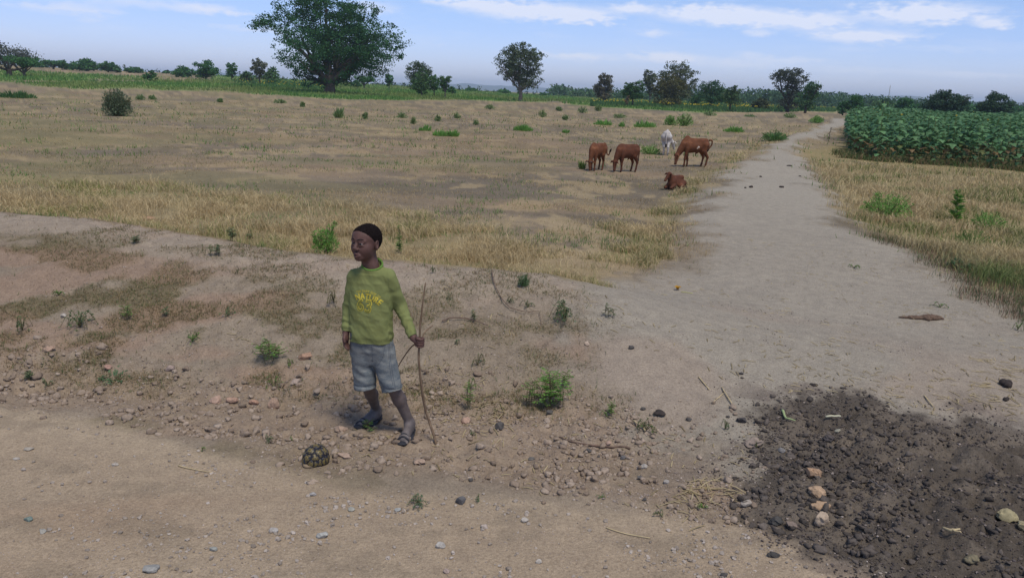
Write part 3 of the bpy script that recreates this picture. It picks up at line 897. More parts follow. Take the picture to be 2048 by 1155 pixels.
    def dfold(V, N):
        p = V - base
        f = (np.abs(n3(p * 14, 7) - .5)) * -.012 + (n3(p * 34, 8) - .5) * .005
        f += np.sin((p[:, 2] + p[:, 0] * .35) * 90 + 9 * n3(p * 9, 5)) * .0014
        f -= .004 * np.exp(-((p[:, 2] - (hm_r[2] + .030 - base[2])) / .005) ** 2)
        return V + N * f[:, None]
    dm = Mat('faded_denim', .95, .1)
    dn1 = dm.noise(15, 6, .7, stretch=(1, 1, 2.2)); dn2 = dm.noise(300, 2)
    cden = dm.ramp(dn1, [(.34, (.085, .105, .125)), (.48, (.14, .16, .172)), (.60, (.225, .235, .228)), (.74, (.29, .28, .255))])
    cden = dm.mix(dm.ramp(dm.noise(4, 4), [(.45, (0,) * 3), (.7, (.45,) * 3)]), cden, (.17, .15, .125))
    cden = dm.mix(.25, cden, dm.ramp(dn2, [(.4, (.06, .075, .09)), (.6, (.26, .27, .27))]))
    dm.base(cden); dm.bump(dn2, .3, .0015)
    shorts = out('shorts', K, dm.m, wr=dfold)
    thr = simple('seam_thread', (.085, .10, .13), .9, .1, 60, 0)
    VS = np.array([v.co for v in shorts.data.vertices])
    bk = BVHTree.FromPolygons([Vector(v) for v in VS], [tuple(p.vertices) for p in shorts.data.polygons])
    def seam(pix, r=.0011):
        out_ = []
        for p in smooth_line([Bp(a, b_, -.3) - base for a, b_ in pix], 8):
            w = p + base; d = (w - CAMP); d /= np.linalg.norm(d)
            h = bk.ray_cast(Vector(p) - Vector(d) * .3, Vector(d))
            if h[0] is not None: out_.append(np.array(h[0]) - d * .0005)
        return (np.array(out_), r) if len(out_) > 3 else None
    ss = [seam(x) for x in ([(779, 684), (781, 715), (785, 745), (790, 772)], [(776, 684), (778, 715), (781, 745), (786, 770)], [(770, 690), (765, 715), (757, 728)],
                            [(706, 767), (730, 770), (752, 765)], [(767, 773), (785, 775), (803, 768)], [(743, 684), (744, 700), (745, 722)])]
    tubes('seam', [q for q in ss if q], thr, shorts, 5)
    # ---------------- sandals: sole and crossed rubber bands
    rub = simple('dusty_rubber', (.026, .027, .034), .7, .25, 60, .3, .003, .3)
    for f, t, sg in ((f_r, t_r, 1), (f_l, t_l, -1)):
        f = np.array(f); t = np.array(t); d = t - f; d[2] = 0; L = np.linalg.norm(d); d /= L
        s = np.array([-d[1], d[0], 0])
        mid = (f + t) / 2
        so = Body(mid - [.15, .15, .05], mid + [.15, .15, .09], .0036)
        so.cap(f + d * .008 + [0, 0, .012], f + d * (L * .55) + [0, 0, .010], .032, .034, .02, sq=(1, 1, .32))
        so.cap(f + d * (L * .5) + [0, 0, .010], t - d * .022 + [0, 0, .012], .039, .033, .02, sq=(1, 1, .32))
        sandal = empty('sandal', Vector(base)) ; sandal.parent = root; sandal.location = (0, 0, 0)
        out('sole', so, rub, sandal)
        ball = f + d * (L - .062)
        arcs = []
        for a0, a1, hgt, w in ((-.012, .012, .062, .0065), (.014, -.006, .060, .0055), (.026, .024, .052, .0085)):
            pts = [ball + d * a0 - s * .038 + [0, 0, .012], ball + d * (a0 * .6 + a1 * .4) - s * .026 + [0, 0, hgt * .72], ball + d * ((a0 + a1) / 2) + [0, 0, hgt],
                   ball + d * (a1 * .6 + a0 * .4) + s * .026 + [0, 0, hgt * .72], ball + d * a1 + s * .038 + [0, 0, .012]]
            arcs.append((smooth_line(pts, 5), w * .8))
        for run in arcs: tubes('strap', [run], rub, sandal, 7, loc=base)
        hl = f + d * .005
        tubes('heel_strap', [(smooth_line([f + d * .05 - s * .034 + [0, 0, .015], hl - s * .030 + [0, 0, .034], hl - d * .018 + [0, 0, .036], hl + s * .030 + [0, 0, .034], f + d * .05 + s * .034 + [0, 0, .015]], 5), .0042)], rub, sandal, 7, loc=base)
    # ---------------- the sticks: things of their own
    wood = Mat('peeled_wood', .85, .2)
    wood.base(wood.ramp(wood.noise(14, 4, .6, stretch=(3, 3, 1)), [(.3, (.13, .085, .055)), (.7, (.25, .175, .115))])); wood.bump(wood.noise(80, 4), .4, .003)
    g0 = G(872, 886)
    pts = [Bp(851, 565, -.12), Bp(845, 610, -.12), Bp(840, 655, -.118), grip, Bp(838, 720, -.11), Bp(843, 775, -.09), Bp(853, 825, -.06), np.array(g0) + [-.004, 0, .02], np.array(g0) - [0, 0, .02]]
    P = smooth_line(pts, 6)
    P += (np.stack([n3(P * 25), n3(P * 25, 4), P[:, 0] * 0], 1) - [.5, .5, 0]) * .006
    o = tubes('herding_stick', [(P, [.0035, .0055, .0062, .007, .0078, .009])], wood.m, None, 8)
    tag(o, 'long thin curved stick held upright in the boy\'s left fist', 'stick')
    pts = [Bp(794, 737, .05), Bp(806, 716, .02), Bp(824, 692, -.06), grip + [.0, .012, -.004], Bp(850, 664, -.10), Bp(866, 650, -.05)]
    o = tubes('twig', [(smooth_line(pts, 6), [.0028, .0042, .0045, .003])], wood.m, None, 6)
    tag(o, 'short slanting twig crossing behind the boy\'s fist and the upright stick', 'twig')
    return
build_boy()

# ------------------------------------------------------------------ the tortoise
def build_tortoise():
    p = G(632, 925)
    s = .092       # half length
    root = empty('tortoise', p, R(-118))
    tag(root, 'small yellow and black patterned tortoise drawn into its domed shell on the road edge', 'tortoise')
    horn = Mat('shell_horn', .45, .4)
    a = horn.attr()
    horn.base(horn.mix(horn.noise(90, 5, .7), a, horn.mix(1.0, a, (.6, .6, .65), 'MULTIPLY'))); horn.bump(horn.noise(160, 3), .25, .002)
    # local frame: x forward (front opening), z up
    A = np.array([.080, .071, .086])
    def dome(u):     # unit direction -> surface point
        u = u / np.linalg.norm(u, axis=-1, keepdims=True)
        return u * A
    cen = []
    for k, ang in enumerate((-62, -33, 0, 33, 62)):        # vertebral row
        cen.append((math.sin(R(ang)), 0.0, math.cos(R(ang))))
    for sgn in (-1, 1):
        for ang in (-52, -18, 18, 52):                      # costal rows
            cen.append((math.sin(R(ang)) * .80, sgn * .62, math.cos(R(ang)) * .55 + .12))
    marg = []
    for k in range(20):
        t = 2 * math.pi * (k + .5) / 20
        if math.cos(t) > .93: continue
        marg.append((math.cos(t), math.sin(t), .10))
    allc = np.array(cen + marg); allc /= np.linalg.norm(allc, axis=1, keepdims=True)
    # sample a fine spherical cap, give each vertex to the nearest centre, raise towards centres
    n = 4200
    i = np.arange(n); zf = 1 - i / n * 1.02; ph = i * 2.399963
    for ci, c in enumerate(allc):
        # each scute: rings from its centre out to the border with its neighbours
        t1 = np.cross(c, [0, 0.01, 1]); t1 /= np.linalg.norm(t1); t2 = np.cross(c, t1)
        nn = 18; rings = 7
        V = [dome(c)]; colr = []
        edge = []
        for a_ in np.linspace(0, 2 * np.pi, nn, endpoint=False):
            d = math.cos(a_) * t1 + math.sin(a_) * t2
            lim = .5
            for l in np.linspace(.02, .62, 60):
                q = c + d * l; q /= np.linalg.norm(q)
                ds = allc @ q
                if ds.argmax() != ci or q[2] < -.12:
                    lim = l; break
            edge.append(lim * .975)
        verts = [c]; lev = [0.0]; angs = [0]
        for r_ in range(1, rings + 1):
            f = r_ / rings
            for j, a_ in enumerate(np.linspace(0, 2 * np.pi, nn, endpoint=False)):
                d = math.cos(a_) * t1 + math.sin(a_) * t2
                verts.append(c + d * edge[j] * f); lev.append(f); angs.append(a_)
        verts = np.array(verts); lev = np.array(lev); angs = np.array(angs)
        big = ci < len(cen)
        lift = 1 + (.085 if big else .03) * np.clip(1 - lev, 0, 1) ** .8 - .05 * (lev > .97)
        P = dome(verts) * lift[:, None]
        P[:, 2] += .018
        # flat below the rim
        w1 = .5 + .5 * np.sin(angs * (5 if big else 3) + ci * 1.7)
        yel = np.clip(np.exp(-((lev - .30) / .13) ** 2) + .85 * np.exp(-((lev - .68) / .10) ** 2) * (w1 > .42), 0, 1)
        core = np.exp(-(lev / .16) ** 2)
        cl = np.array([.022, .022, .032])[None] * np.ones((len(P), 1))
        cl = cl + (np.array([.33, .24, .055]) - cl) * np.clip(yel * (.55 + .45 * (fbm(P[:, 0] * 300, P[:, 1] * 300, 3, 2)) * 1.3), 0, 1)[:, None]
        cl = cl + (np.array([.13, .105, .045]) - cl) * (core * .6)[:, None]
        T = [[0, 1 + j, 1 + (j + 1) % nn] for j in range(nn)]
        Q = [[1 + r_ * nn + j, 1 + (r_ + 1) * nn + j, 1 + (r_ + 1) * nn + (j + 1) % nn, 1 + r_ * nn + (j + 1) % nn] for r_ in range(rings - 1) for j in range(nn)]
        mk('scute', P, [np.array(Q)[:, ::-1] if False else np.array(Q), np.array(T)], horn.m, root, col=cl)
    dark = simple('shell_seam', (.018, .017, .022), .6, .3, 80, .3, .002)
    b = Body((-.11, -.09, -.02), (.11, .09, .12), .003)
    b.ell((0, 0, .018), A * .985, None, .004)
    b.cut((0, 0, .006), (0, 0, -1))
    b.cap((.075, 0, .012), (.13, 0, .006), .026, .03, .004, sub=True)
    V, F = b.mesh(); mk('carapace', V, F, dark, root)
    pale = simple('belly_plate', (.26, .19, .12), .7, .25, 50, .3, .002)
    b = Body((-.10, -.09, -.02), (.12, .09, .06), .003)
    b.ell((.004, 0, .012), (.082, .060, .018), None, .004).cap((.05, -.02, .010), (.079, -.008, .010), .012, .009, .01).cap((.05, .02, .010), (.079, .008, .010), .012, .009, .01)
    V, F = b.mesh(); mk('plastron', V, F, pale, root)
    hd_ = simple('tortoise_skin', (.10, .085, .05), .8, .3, 120, .4, .002)
    b = Body((.0, -.06, -.01), (.11, .06, .06), .0028)
    b.ell((.058, 0, .026), (.020, .013, .011), None, .006)
    b.cap((.045, -.038, .020), (.064, -.026, .012), .014, .011, .006).cap((.045, .038, .020), (.064, .026, .012), .014, .011, .006)
    V, F = b.mesh(); mk('head_and_forelegs', V, F, hd_, root)
build_tortoise()

# ------------------------------------------------------------------ cattle
def cattle_mat(name, c, c2, dark=(.02, .012, .009), spots=()):
    m = Mat(name, .75, .25)
    sep = m.N('ShaderNodeSeparateXYZ'); m.L(m.tc.outputs['Object'], sep.inputs[0])
    base = m.ramp(m.noise(3.2, 5, .65), [(.36, tuple(v * .8 for v in c)), (.52, c), (.66, c2)])
    for sx, sz, sr in spots:
        d = m.N('ShaderNodeVectorMath', operation='DISTANCE'); cv = m.N('ShaderNodeCombineXYZ'); m.L(sep.outputs[0], cv.inputs[0]); m.L(sep.outputs[2], cv.inputs[2])
        nn = m.N('ShaderNodeMath', operation='MULTIPLY_ADD'); m.L(m.noise(22, 3), nn.inputs[0]); nn.inputs[1].default_value = .08; m.L(cv.outputs[0], d.inputs[0]); d.inputs[1].default_value = (sx, 0, sz)
        m.L(d.outputs['Value'], nn.inputs[2])
        base = m.mix(m.ramp(nn.outputs[0], [(sr + .035, (1,) * 3), (sr + .05, (0,) * 3)]), base, (.55, .45, .36))
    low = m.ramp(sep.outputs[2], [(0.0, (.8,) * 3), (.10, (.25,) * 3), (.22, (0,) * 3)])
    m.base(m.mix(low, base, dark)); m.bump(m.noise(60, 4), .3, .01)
    return m.m
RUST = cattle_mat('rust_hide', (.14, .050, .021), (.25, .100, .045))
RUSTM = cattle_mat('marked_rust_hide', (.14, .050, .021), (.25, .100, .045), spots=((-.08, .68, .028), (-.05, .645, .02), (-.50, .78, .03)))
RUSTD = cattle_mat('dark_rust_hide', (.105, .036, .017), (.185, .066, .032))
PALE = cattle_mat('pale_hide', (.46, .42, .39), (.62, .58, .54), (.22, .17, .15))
HORN = simple('horn', (.09, .075, .06), .5, .3, 20, .1)
TUFT = simple('tail_hair', (.02, .012, .01), .95, .3, 60, .3)
def cow(px, py, height_px, heading, label, mat, neck=-58, neck_yaw=0, hump=.05, horns=0.0, tail='hang', sheath=True, stance=(.04, -.05, .03, -.04), length=1.0, lie=False):
    """local frame: x forward, y to its left, z up; withers about 1 m high before scaling"""
    g = G(px, py)
    dist = math.hypot(g[0], g[1])
    sc = height_px * math.hypot(dist, CAM_H) / FPX / (1.0 if not lie else .62)
    root = empty('cattle_calf', g, heading)
    root.scale = (sc,) * 3
    tag(root, label, 'calf', 'calves beside the footpath')
    L = length
    b = Body((-.85, -.5, -.03), (1.25, .5, 1.3), .013)
    dz = -.46 if lie else 0
    hipz, whz = .80 + dz, .80 + dz
    # barrel: deep at the chest, tucked at the flank
    b.ell((.22 * L, 0, .70 + dz), (.26, .155, .235), None, .05)
    b.ell((-.02, 0, .69 + dz), (.34 * L, .175, .205), None, .08)
    b.ell((-.28 * L, 0, .77 + dz), (.21, .150, .175), None, .08)
    b.cap((-.36 * L, -.07, .90 + dz), (.25 * L, -.02, .885 + dz), .055, .055, .08)
    b.cap((-.36 * L, .07, .90 + dz), (.25 * L, .02, .885 + dz), .055, .055, .08)
    b.cap((-.36 * L, .10, .88 + dz), (-.36 * L, -.10, .88 + dz), .045, .045, .05)     # hip bones
    b.ell((.27 * L, 0, .90 + dz), (.11, .05, .07 + hump), None, .05)                  # hump
    for s in (-1, 1): b.ell((.26 * L, s * .10, .72 + dz), (.09, .07, .17), None, .05)  # shoulder blade
    na, ny = R(neck), R(neck_yaw)
    nd = np.array([math.cos(na) * math.cos(ny), math.cos(na) * math.sin(ny), math.sin(na)])
    s0 = np.array([.36 * L, 0, .78 + dz]); pol = s0 + nd * (.27 if lie else .46)
    b.cap(s0 + [-.02, 0, .03], s0 + nd * .25, .125, .090, .06, sq=(1, .75, 1)).cap(s0 + nd * (.1 if lie else .2), pol, .098, .078, .05, sq=(1, .8, 1))
    b.cap(s0 + nd * .1 + [-.02, 0, -.10], s0 + nd * .34 + [-.04, 0, -.06], .045, .030, .05)      # dewlap
    ha = R(neck - 22) if neck < -20 else R(-50)
    hdn = np.array([math.cos(ha) * math.cos(ny), math.cos(ha) * math.sin(ny), math.sin(ha)])
    muz = pol + hdn * .27
    b.cap(pol, pol + hdn * .13, .078, .060, .03, sq=(1, .85, 1)).cap(pol + hdn * .1, muz, .062, .043, .03)
    b.ell(muz + hdn * .01, (.045, .045, .038), None, .02)
    side = np.array([-math.sin(ny), math.cos(ny), 0]); back = np.cross(hdn, side); back = back if back[2] > 0 or back[0] > 0 else -back
    for s in (-1, 1):
        e0 = pol + side * s * .055 + back * .02
        b.chain([e0, e0 + side * s * .07 - hdn * .01 + [0, 0, .0], e0 + side * s * .135 + hdn * .03 - [0, 0, .015]], [.022, .034, .012], .01)
    if sheath and not lie: b.cap((-.10, 0, .50), (-.04, 0, .425), .035, .016, .04)
    if not lie:
        for s, xo in ((1, stance[0]), (-1, stance[1])):      # fore legs: knee, fetlock, hoof
            x0 = .27 * L
            b.chain([(x0, s * .095, .62), (x0 + xo * .6, s * .092, .44), (x0 + xo, s * .085, .27), (x0 + xo * 1.1, s * .085, .10), (x0 + xo * 1.1 + .02, s * .085, .035)],
                    [.085, .052, .036, .026, .034], .03)
            b.ell((x0 + xo + .005, s * .085, .27), (.036, .034, .042), None, .02)
        for s, xo in ((1, stance[2]), (-1, stance[3])):      # hind legs: stifle forward, hock back
            x0 = -.34 * L
            b.chain([(x0, s * .09, .74), (x0 + .07 + xo * .4, s * .10, .56), (x0 - .06 + xo, s * .085, .34), (x0 - .02 + xo, s * .085, .12), (x0 + .01 + xo, s * .085, .035)],
                    [.135, .090, .038, .027, .034], .035)
            b.ell((x0 - .068 + xo, s * .085, .345), (.036, .028, .04), None, .02)
    else:
        for s in (-1, 1):
            b.chain([(.27, s * .12, .16), (.46, s * .13, .08), (.30, s * .10, .045), (.22, s * .09, .04)], [.08, .045, .035, .03], .03)
            b.chain([(-.26, s * .15, .22), (-.02, s * .22, .13), (-.22, s * .23, .06), (-.04, s * .24, .04)], [.13, .08, .04, .03], .04)
        b.cut((0, 0, .0), (0, 0, -1))
    V, F = b.mesh()
    body = mk('body', V, F, mat, root)
    tz = .90 + dz; t0 = np.array([-.47 * L, 0, tz])
    if tail == 'hang':
        tp = [t0, t0 + [-.06, 0, -.06], t0 + [-.07, .01, -.25], t0 + [-.05, .0, -.45]]
    elif tail == 'swing':
        tp = [t0, t0 + [-.09, 0, .0], t0 + [-.12, -.03, -.12], t0 + [-.05, -.05, -.26], t0 + [-.02, -.05, -.30]]
    elif tail == 'raised':
        tp = [t0, t0 + [-.06, .03, .04], t0 + [-.05, .12, -.10], t0 + [-.02, .15, -.30], t0 + [-.02, .22, -.36], t0 + [-.02, .27, -.24]]
    else:
        tp = [t0 - [0, 0, .1], t0 + [-.05, .1, -.2], t0 + [.0, .22, -.33]]
    tl = tubes('tail', [(smooth_line(tp, 6), [.036, .026, .022, .020])], mat, root, 8)
    e = np.array(tp[-1]); dl = (e - np.array(tp[-2])); dl /= np.linalg.norm(dl)
    tubes('tail_tuft', [(np.array([e - dl * .02, e + dl * .04, e + dl * .09, e + dl * .13]), [.022, .036, .030, .006])], TUFT, tl, 7)
    if horns:
        for s in (-1, 1):
            h0 = pol + side * s * .035 + back * .05
            tubes('horn', [(smooth_line([h0, h0 + side * s * horns * .5 + back * horns * .2, h0 + side * s * horns * .75 + back * horns * .8], 4), [.018, .012, .003])], HORN, root, 7)
    for s in (-1, 1):
        q = pol + hdn * .09 + side * s * .052 + back * .012
        eb = Body(q - .03, q + .03, .006); eb.ell(q, (.014, .014, .014), None, .002)
        Ve, Fe = eb.mesh(); mk('eye', Ve, Fe, TUFT, root)
    return root
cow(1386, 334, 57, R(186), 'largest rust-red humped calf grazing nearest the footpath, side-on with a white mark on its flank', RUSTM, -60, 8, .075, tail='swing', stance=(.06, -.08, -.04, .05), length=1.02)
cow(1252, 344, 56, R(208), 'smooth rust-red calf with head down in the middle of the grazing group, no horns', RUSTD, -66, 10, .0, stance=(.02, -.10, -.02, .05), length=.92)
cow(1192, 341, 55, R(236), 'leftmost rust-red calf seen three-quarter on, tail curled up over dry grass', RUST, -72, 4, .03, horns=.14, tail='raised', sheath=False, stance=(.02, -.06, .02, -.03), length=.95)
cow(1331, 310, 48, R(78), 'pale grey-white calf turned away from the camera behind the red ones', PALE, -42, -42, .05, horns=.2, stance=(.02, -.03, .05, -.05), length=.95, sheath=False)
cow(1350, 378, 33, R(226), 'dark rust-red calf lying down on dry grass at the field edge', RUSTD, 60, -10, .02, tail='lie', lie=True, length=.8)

# ------------------------------------------------------------------ vegetation helpers
def scatter(n, azr, depr, weight, seed=0, step=120000):
    """points on the ground, denser close by; weight(x, y) is the chance to keep one"""
    g = np.random.default_rng(seed); X = []; Y = []; got = 0
    for _ in range(14):
        az = np.radians(g.uniform(azr[0], azr[1], step)); dep = np.radians(g.uniform(depr[0], depr[1], step))
        r = CAM_H / np.tan(dep)
        x, y = r * np.sin(az), r * np.cos(az)
        k = g.random(step) < weight(x, y)
        X.append(x[k]); Y.append(y[k]); got += k.sum()
        if got >= n: break
    x = np.concatenate(X)[:n]; y = np.concatenate(Y)[:n]
    return np.stack([x, y, terrain(x, y)], 1)
def blades(name, P, h, w, col, lean=.35, seed=0, label=None, cat=None, mat=None, segs=2, droop=.3, wind=(0, 0)):
    g = np.random.default_rng(seed); n = len(P)
    a = g.uniform(0, 2 * np.pi, n); side = np.stack([np.cos(a), np.sin(a), 0 * a], 1)
    b = g.uniform(0, 2 * np.pi, n); l = np.abs(g.normal(0, lean, n))
    d = np.stack([np.cos(b) * l + wind[0], np.sin(b) * l + wind[1], np.ones(n)], 1)
    h = np.broadcast_to(h, n)[:, None]; w = np.broadcast_to(w, n)[:, None]
    d = d / np.linalg.norm(d, axis=1, keepdims=True)
    out = np.stack([np.cos(b), np.sin(b), 0 * b], 1)
    base = P - [0, 0, .01]
    if segs == 1:
        V = np.stack([base - side * w / 2, base + side * w / 2, base + d * h], 1).reshape(-1, 3)
        F = np.arange(3 * n).reshape(-1, 3); k = 3; Fs = F
    else:
        mid = base + d * h * .55
        tip = base + d * h * .95 + out * h * droop * g.uniform(.2, 1.3, n)[:, None] - [0, 0, 0]
        tip[:, 2] -= (h[:, 0] * droop * g.uniform(0, .7, n))
        V = np.stack([base - side * w / 2, base + side * w / 2, mid + side * w * .38, mid - side * w * .38, tip], 1).reshape(-1, 3)
        i = np.arange(n) * 5
        Fs = [np.stack([i, i + 1, i + 2, i + 3], 1), np.stack([i + 3, i + 2, i + 4], 1)]; k = 5
    c = np.repeat(col, k, axis=0)
    o = mk(name, V, Fs, mat or GRASSM, col=c, smooth=False)
    tag(o, label, cat, kind='stuff')
    return o
def leafm(name, trans=.3, rough=.8, spec=.2, nscale=3.0):
    m = Mat(name, rough, spec)
    a = m.mix(1.0, m.attr(), m.ramp(m.noise(nscale, 3), [(.3, (.82, .82, .8)), (.7, (1.15, 1.15, 1.1))]), 'MULTIPLY')
    m.leafy(a, trans); return m.m
GRASSM = leafm('grass_blade', .25, .8, .15, 2.0)
LEAFM = leafm('leaf', .42, .6, .3, 2.0)
CROWNM = leafm('tree_leaf', .22, .8, .15, .3)
def vary(n, c1, c2, g, j=.12):
    t = g.random(n)[:, None] ** 1.2
    return np.clip((np.array(c1) * (1 - t) + np.array(c2) * t) * g.uniform(1 - j, 1 + j, n)[:, None], 0, 1)
BARK = simple('bark', (.16, .13, .11), .95, .35, 3, .5, .05)
BARKD = simple('dark_bark', (.075, .062, .055), .95, .35, 3, .5, .05)

# ------------------------------------------------------------------ trees
def place_far(px, D):
    d = ray(px, 190.0); az = math.atan2(d[0], d[1])
    x, y = D * math.sin(az), D * math.cos(az)
    return np.array([x, y, Z(x, y)])
def leaf_cloud(cent, rad, per, size, g, flat=.6, out=None):
    """small leaf faces spread round clump centres, each face turned its own way"""
    n = len(cent) * per
    c = np.repeat(cent, per, axis=0); r = np.repeat(rad, per)[:, None]
    u = g.normal(0, 1, (n, 3)); u /= np.linalg.norm(u, axis=1, keepdims=True)
    p = c + u * (g.random(n) ** .55)[:, None] * r * [1, 1, flat]
    a = g.normal(0, 1, (n, 3)); a /= np.linalg.norm(a, axis=1, keepdims=True)
    b = np.cross(a, g.normal(0, 1, (n, 3))); b /= np.linalg.norm(b, axis=1, keepdims=True) + 1e-9
    s = (size * g.uniform(.6, 1.4, n))[:, None]
    V = np.stack([p - a * s * .5, p + b * s * .36, p + a * s * .5, p - b * s * .36], 1).reshape(-1, 3)
    F = np.arange(4 * n).reshape(-1, 4)
    return V, F, n
def tree(px, top, width, D, label, c1, c2, kind='round', lobes=None, clumps=150, per=26, base_py=None, trunk=None, name='tree', clear=.25,
         bark=None, lean=0.0, group=None, gap=.0, lsize=None, cat='tree', seed=None, crw=1.0):
    g = np.random.default_rng(seed if seed is not None else int(px * 7 + top))
    if D is None:
        q = G(px, base_py); D = math.hypot(q[0], q[1]); p0 = np.array(q)
    else: p0 = place_far(px, D)
    az = math.atan2(p0[0], p0[1])
    d = ray(px, top); H = CAM_H + D * d[2] / math.hypot(d[0], d[1]) - p0[2]
    W = width * math.hypot(D, 2) / FPX / math.cos(az)
    rt = np.array([math.cos(az), -math.sin(az), 0]); fw = np.array([math.sin(az), math.cos(az), 0])
    root = empty(name, Vector(p0)); tag(root, label, cat, group)
    if lobes is None:
        if kind == 'round': lobes = [(0, .62, .62, .36)] + [(g.uniform(-.6, .6), g.uniform(.42, .85), .34, .2) for _ in range(7)]
        elif kind == 'flat': lobes = [(g.uniform(-.68, .68), g.uniform(.66, .88), .34, .13) for _ in range(9)] + [(0, .7, .5, .18)]
        elif kind == 'tall': lobes = [(0, .6, .7, .32), (-.2, .82, .5, .17), (.25, .75, .5, .2), (0, .38, .6, .2), (-.35, .5, .45, .2)]
        elif kind == 'bush': lobes = [(0, .45, .8, .42), (-.45, .38, .5, .32), (.45, .4, .5, .32), (.1, .72, .5, .24)]
    lb = np.array(lobes, float)
    C_ = lb[:, 0:1] * (W / 2) * rt + lb[:, 1:2] * H * np.array([0, 0, 1.]) + (g.uniform(-.5, .5, len(lb))[:, None] * W / 2 * .8 * (np.abs(lb[:, 0:1]) < .9)) * fw
    rw = lb[:, 2] * W / 2; rh = lb[:, 3] * H
    # clump centres towards the outside of each lobe
    prob = rw * rw * rh; idx = g.choice(len(lb), clumps, p=prob / prob.sum())
    u = g.normal(0, 1, (clumps, 3)); u /= np.linalg.norm(u, axis=1, keepdims=True)
    rr = g.uniform(.25, 1.0, clumps)[:, None] ** .6
    cc = C_[idx] + u * rr * np.stack([rw[idx], rw[idx], rh[idx]], 1)
    cc = cc[cc[:, 2] > H * .04]
    cr = g.uniform(.085, .155, len(cc)) * W * crw
    ls = lsize or max(D / 803 * 1.25, .12)
    V, F, n = leaf_cloud(cc, cr, per, ls, g, .55)
    ok = np.repeat(V.reshape(-1, 4, 3)[:, 0, 2] > .02, 4)
    c1 = tuple(v * 1.3 for v in c1); c2 = tuple(v * 1.3 for v in c2)
    # each bough has its own tone of green
    tone = g.uniform(.75, 1.2, len(cc)); tl = np.repeat(tone, per)[:, None]
    col = np.repeat(vary(n, c1, c2, g) * tl, 4, axis=0)
    V[:, 2] = np.maximum(V[:, 2], .02)
    mk('crown', V, F, CROWNM, root, col=np.clip(col, 0, 1), smooth=False)
    tw = trunk or max(W * .035, .12)
    runs = []
    crot = clear * H
    t0 = np.array([0, 0, -.2]); t1 = np.array([0, 0, crot]) + rt * lean * W
    runs.append((smooth_line([t0, t0 * .4 + t1 * .6 + rt * W * .01, t1], 4), [tw * 1.35, tw, tw * .85]))
    order = np.argsort(-prob)[:9]
    for k in order:
        e = C_[k]; m_ = (t1 + e) / 2 + np.array([0, 0, -.04 * H]) + g.normal(0, .02, 3) * W
        runs.append((smooth_line([t1 - [0, 0, crot * .1], m_, e], 4), [tw * .6, tw * .38, tw * .14]))
        for _ in range(4):
            near = cc[g.choice(np.where(idx[:len(cc)] == k)[0])] if (idx[:len(cc)] == k).any() else e
            runs.append((np.array([m_, (m_ + near) / 2 + g.normal(0, .012, 3) * W, near]), [tw * .26, tw * .15, tw * .05]))
    tubes('trunk', runs, bark or BARKD, root, 6)
    return root
GD1, GD2 = (.030, .092, .038), (.080, .18, .060)      # dark green
GO1, GO2 = (.075, .082, .048), (.14, .14, .085)        # olive grey
GM1, GM2 = (.045, .10, .042), (.10, .175, .065)
# the big shade tree: broad, open crown, branches almost to the ground
big = [(0, .80, .62, .20), (-.62, .83, .36, .10), (-.80, .76, .24, .07), (.55, .72, .42, .14), (.82, .63, .26, .10), (-.35, .66, .42, .15), (.2, .58, .55, .2),
       (.62, .47, .36, .14), (-.30, .45, .42, .19), (.10, .36, .50, .17), (-.12, .20, .42, .15), (.45, .29, .36, .12), (.15,.17,.26,.06), (.3, .45, .5, .2), (.0, 1.0, .5, .16), (-.42, .98, .36, .12), (.38, .95, .36, .12), (-.15, 1.1, .3, .1)]
tree(658, 14, 276, 150, 'very large dark green spreading tree standing alone, its top out of the frame', (.017, .058, .027), (.048, .122, .044), lobes=[(a, b, c * .95, d) for a, b, c, d in big], clumps=1650, per=36, trunk=.95, clear=.12, crw=.34, lsize=.28, seed=5)
tree(1040, 84, 104, None, 'lone round-crowned grey-green tree with a clear short trunk in mid field', (.042, .065, .036), (.105, .13, .075), base_py=203, kind='round', clear=.2, clumps=420, per=34, crw=.62,
     lobes=[(0, .66, .74, .31), (-.4, .72, .52, .2), (.42, .68, .5, .24), (-.1, .86, .5, .14), (.45, .4, .42, .16), (-.42, .5, .45, .15), (.1, .4, .5, .16), (-.75, .6, .2, .12), (.2, .28, .5, .06)], bark=BARK, trunk=.36)
tree(22, 88, 100, 190, 'wide grey thin-leaved tree at the far left edge of the photo', (.055, .065, .055), (.11, .12, .10), 'flat', clumps=200, per=24, clear=.2,
     lobes=[(-.3, .85, .6, .14), (.3, .72, .5, .14), (0, .6, .7, .16), (-.5, .4, .5, .3), (.6, .5, .35, .14)])
tree(52, 112, 50, 185, 'dark low spreading tree just right of the far-left grey tree', GD1, GD2, 'flat', clumps=120, clear=.2)
tree(84, 128, 26, 330, 'tiny dark tree, first of the far row right of the left-edge trees', GD1, GD2, 'bush', clumps=50)
tree(112, 121, 36, 300, 'small umbrella-topped tree, second of the far row on the left', GD1, GD2, 'flat', clumps=70)
tree(129, 125, 22, 300, 'small dark tree touching the small umbrella-topped tree', GD1, GD2, 'round', clumps=50)
tree(150, 125, 26, 300, 'lower dark tree at the left shoulder of the dense far clump', GD1, GD2, 'bush', clumps=60)
tree(175, 117, 44, 290, 'dense rounded dark tree, tallest of the clump at far left', GD1, GD2, 'bush', clumps=120)
tree(220, 121, 32, 290, 'rounded bluish tree standing right of the dense far clump', GD1, GM2, 'bush', clumps=90)
tree(237, 132, 16, 290, 'small bush-like tree against the right side of the rounded bluish tree', GD1, GM2, 'bush', clumps=40)
tree(271, 134, 32, 300, 'low flat-topped dark tree on the left horizon, fourth group along', GD1, GD2, 'bush', clumps=70)
tree(303, 138, 22, 190, 'small dark bushy tree standing nearer, in the green crop on the left', GD1, GD2, 'bush', clumps=50)
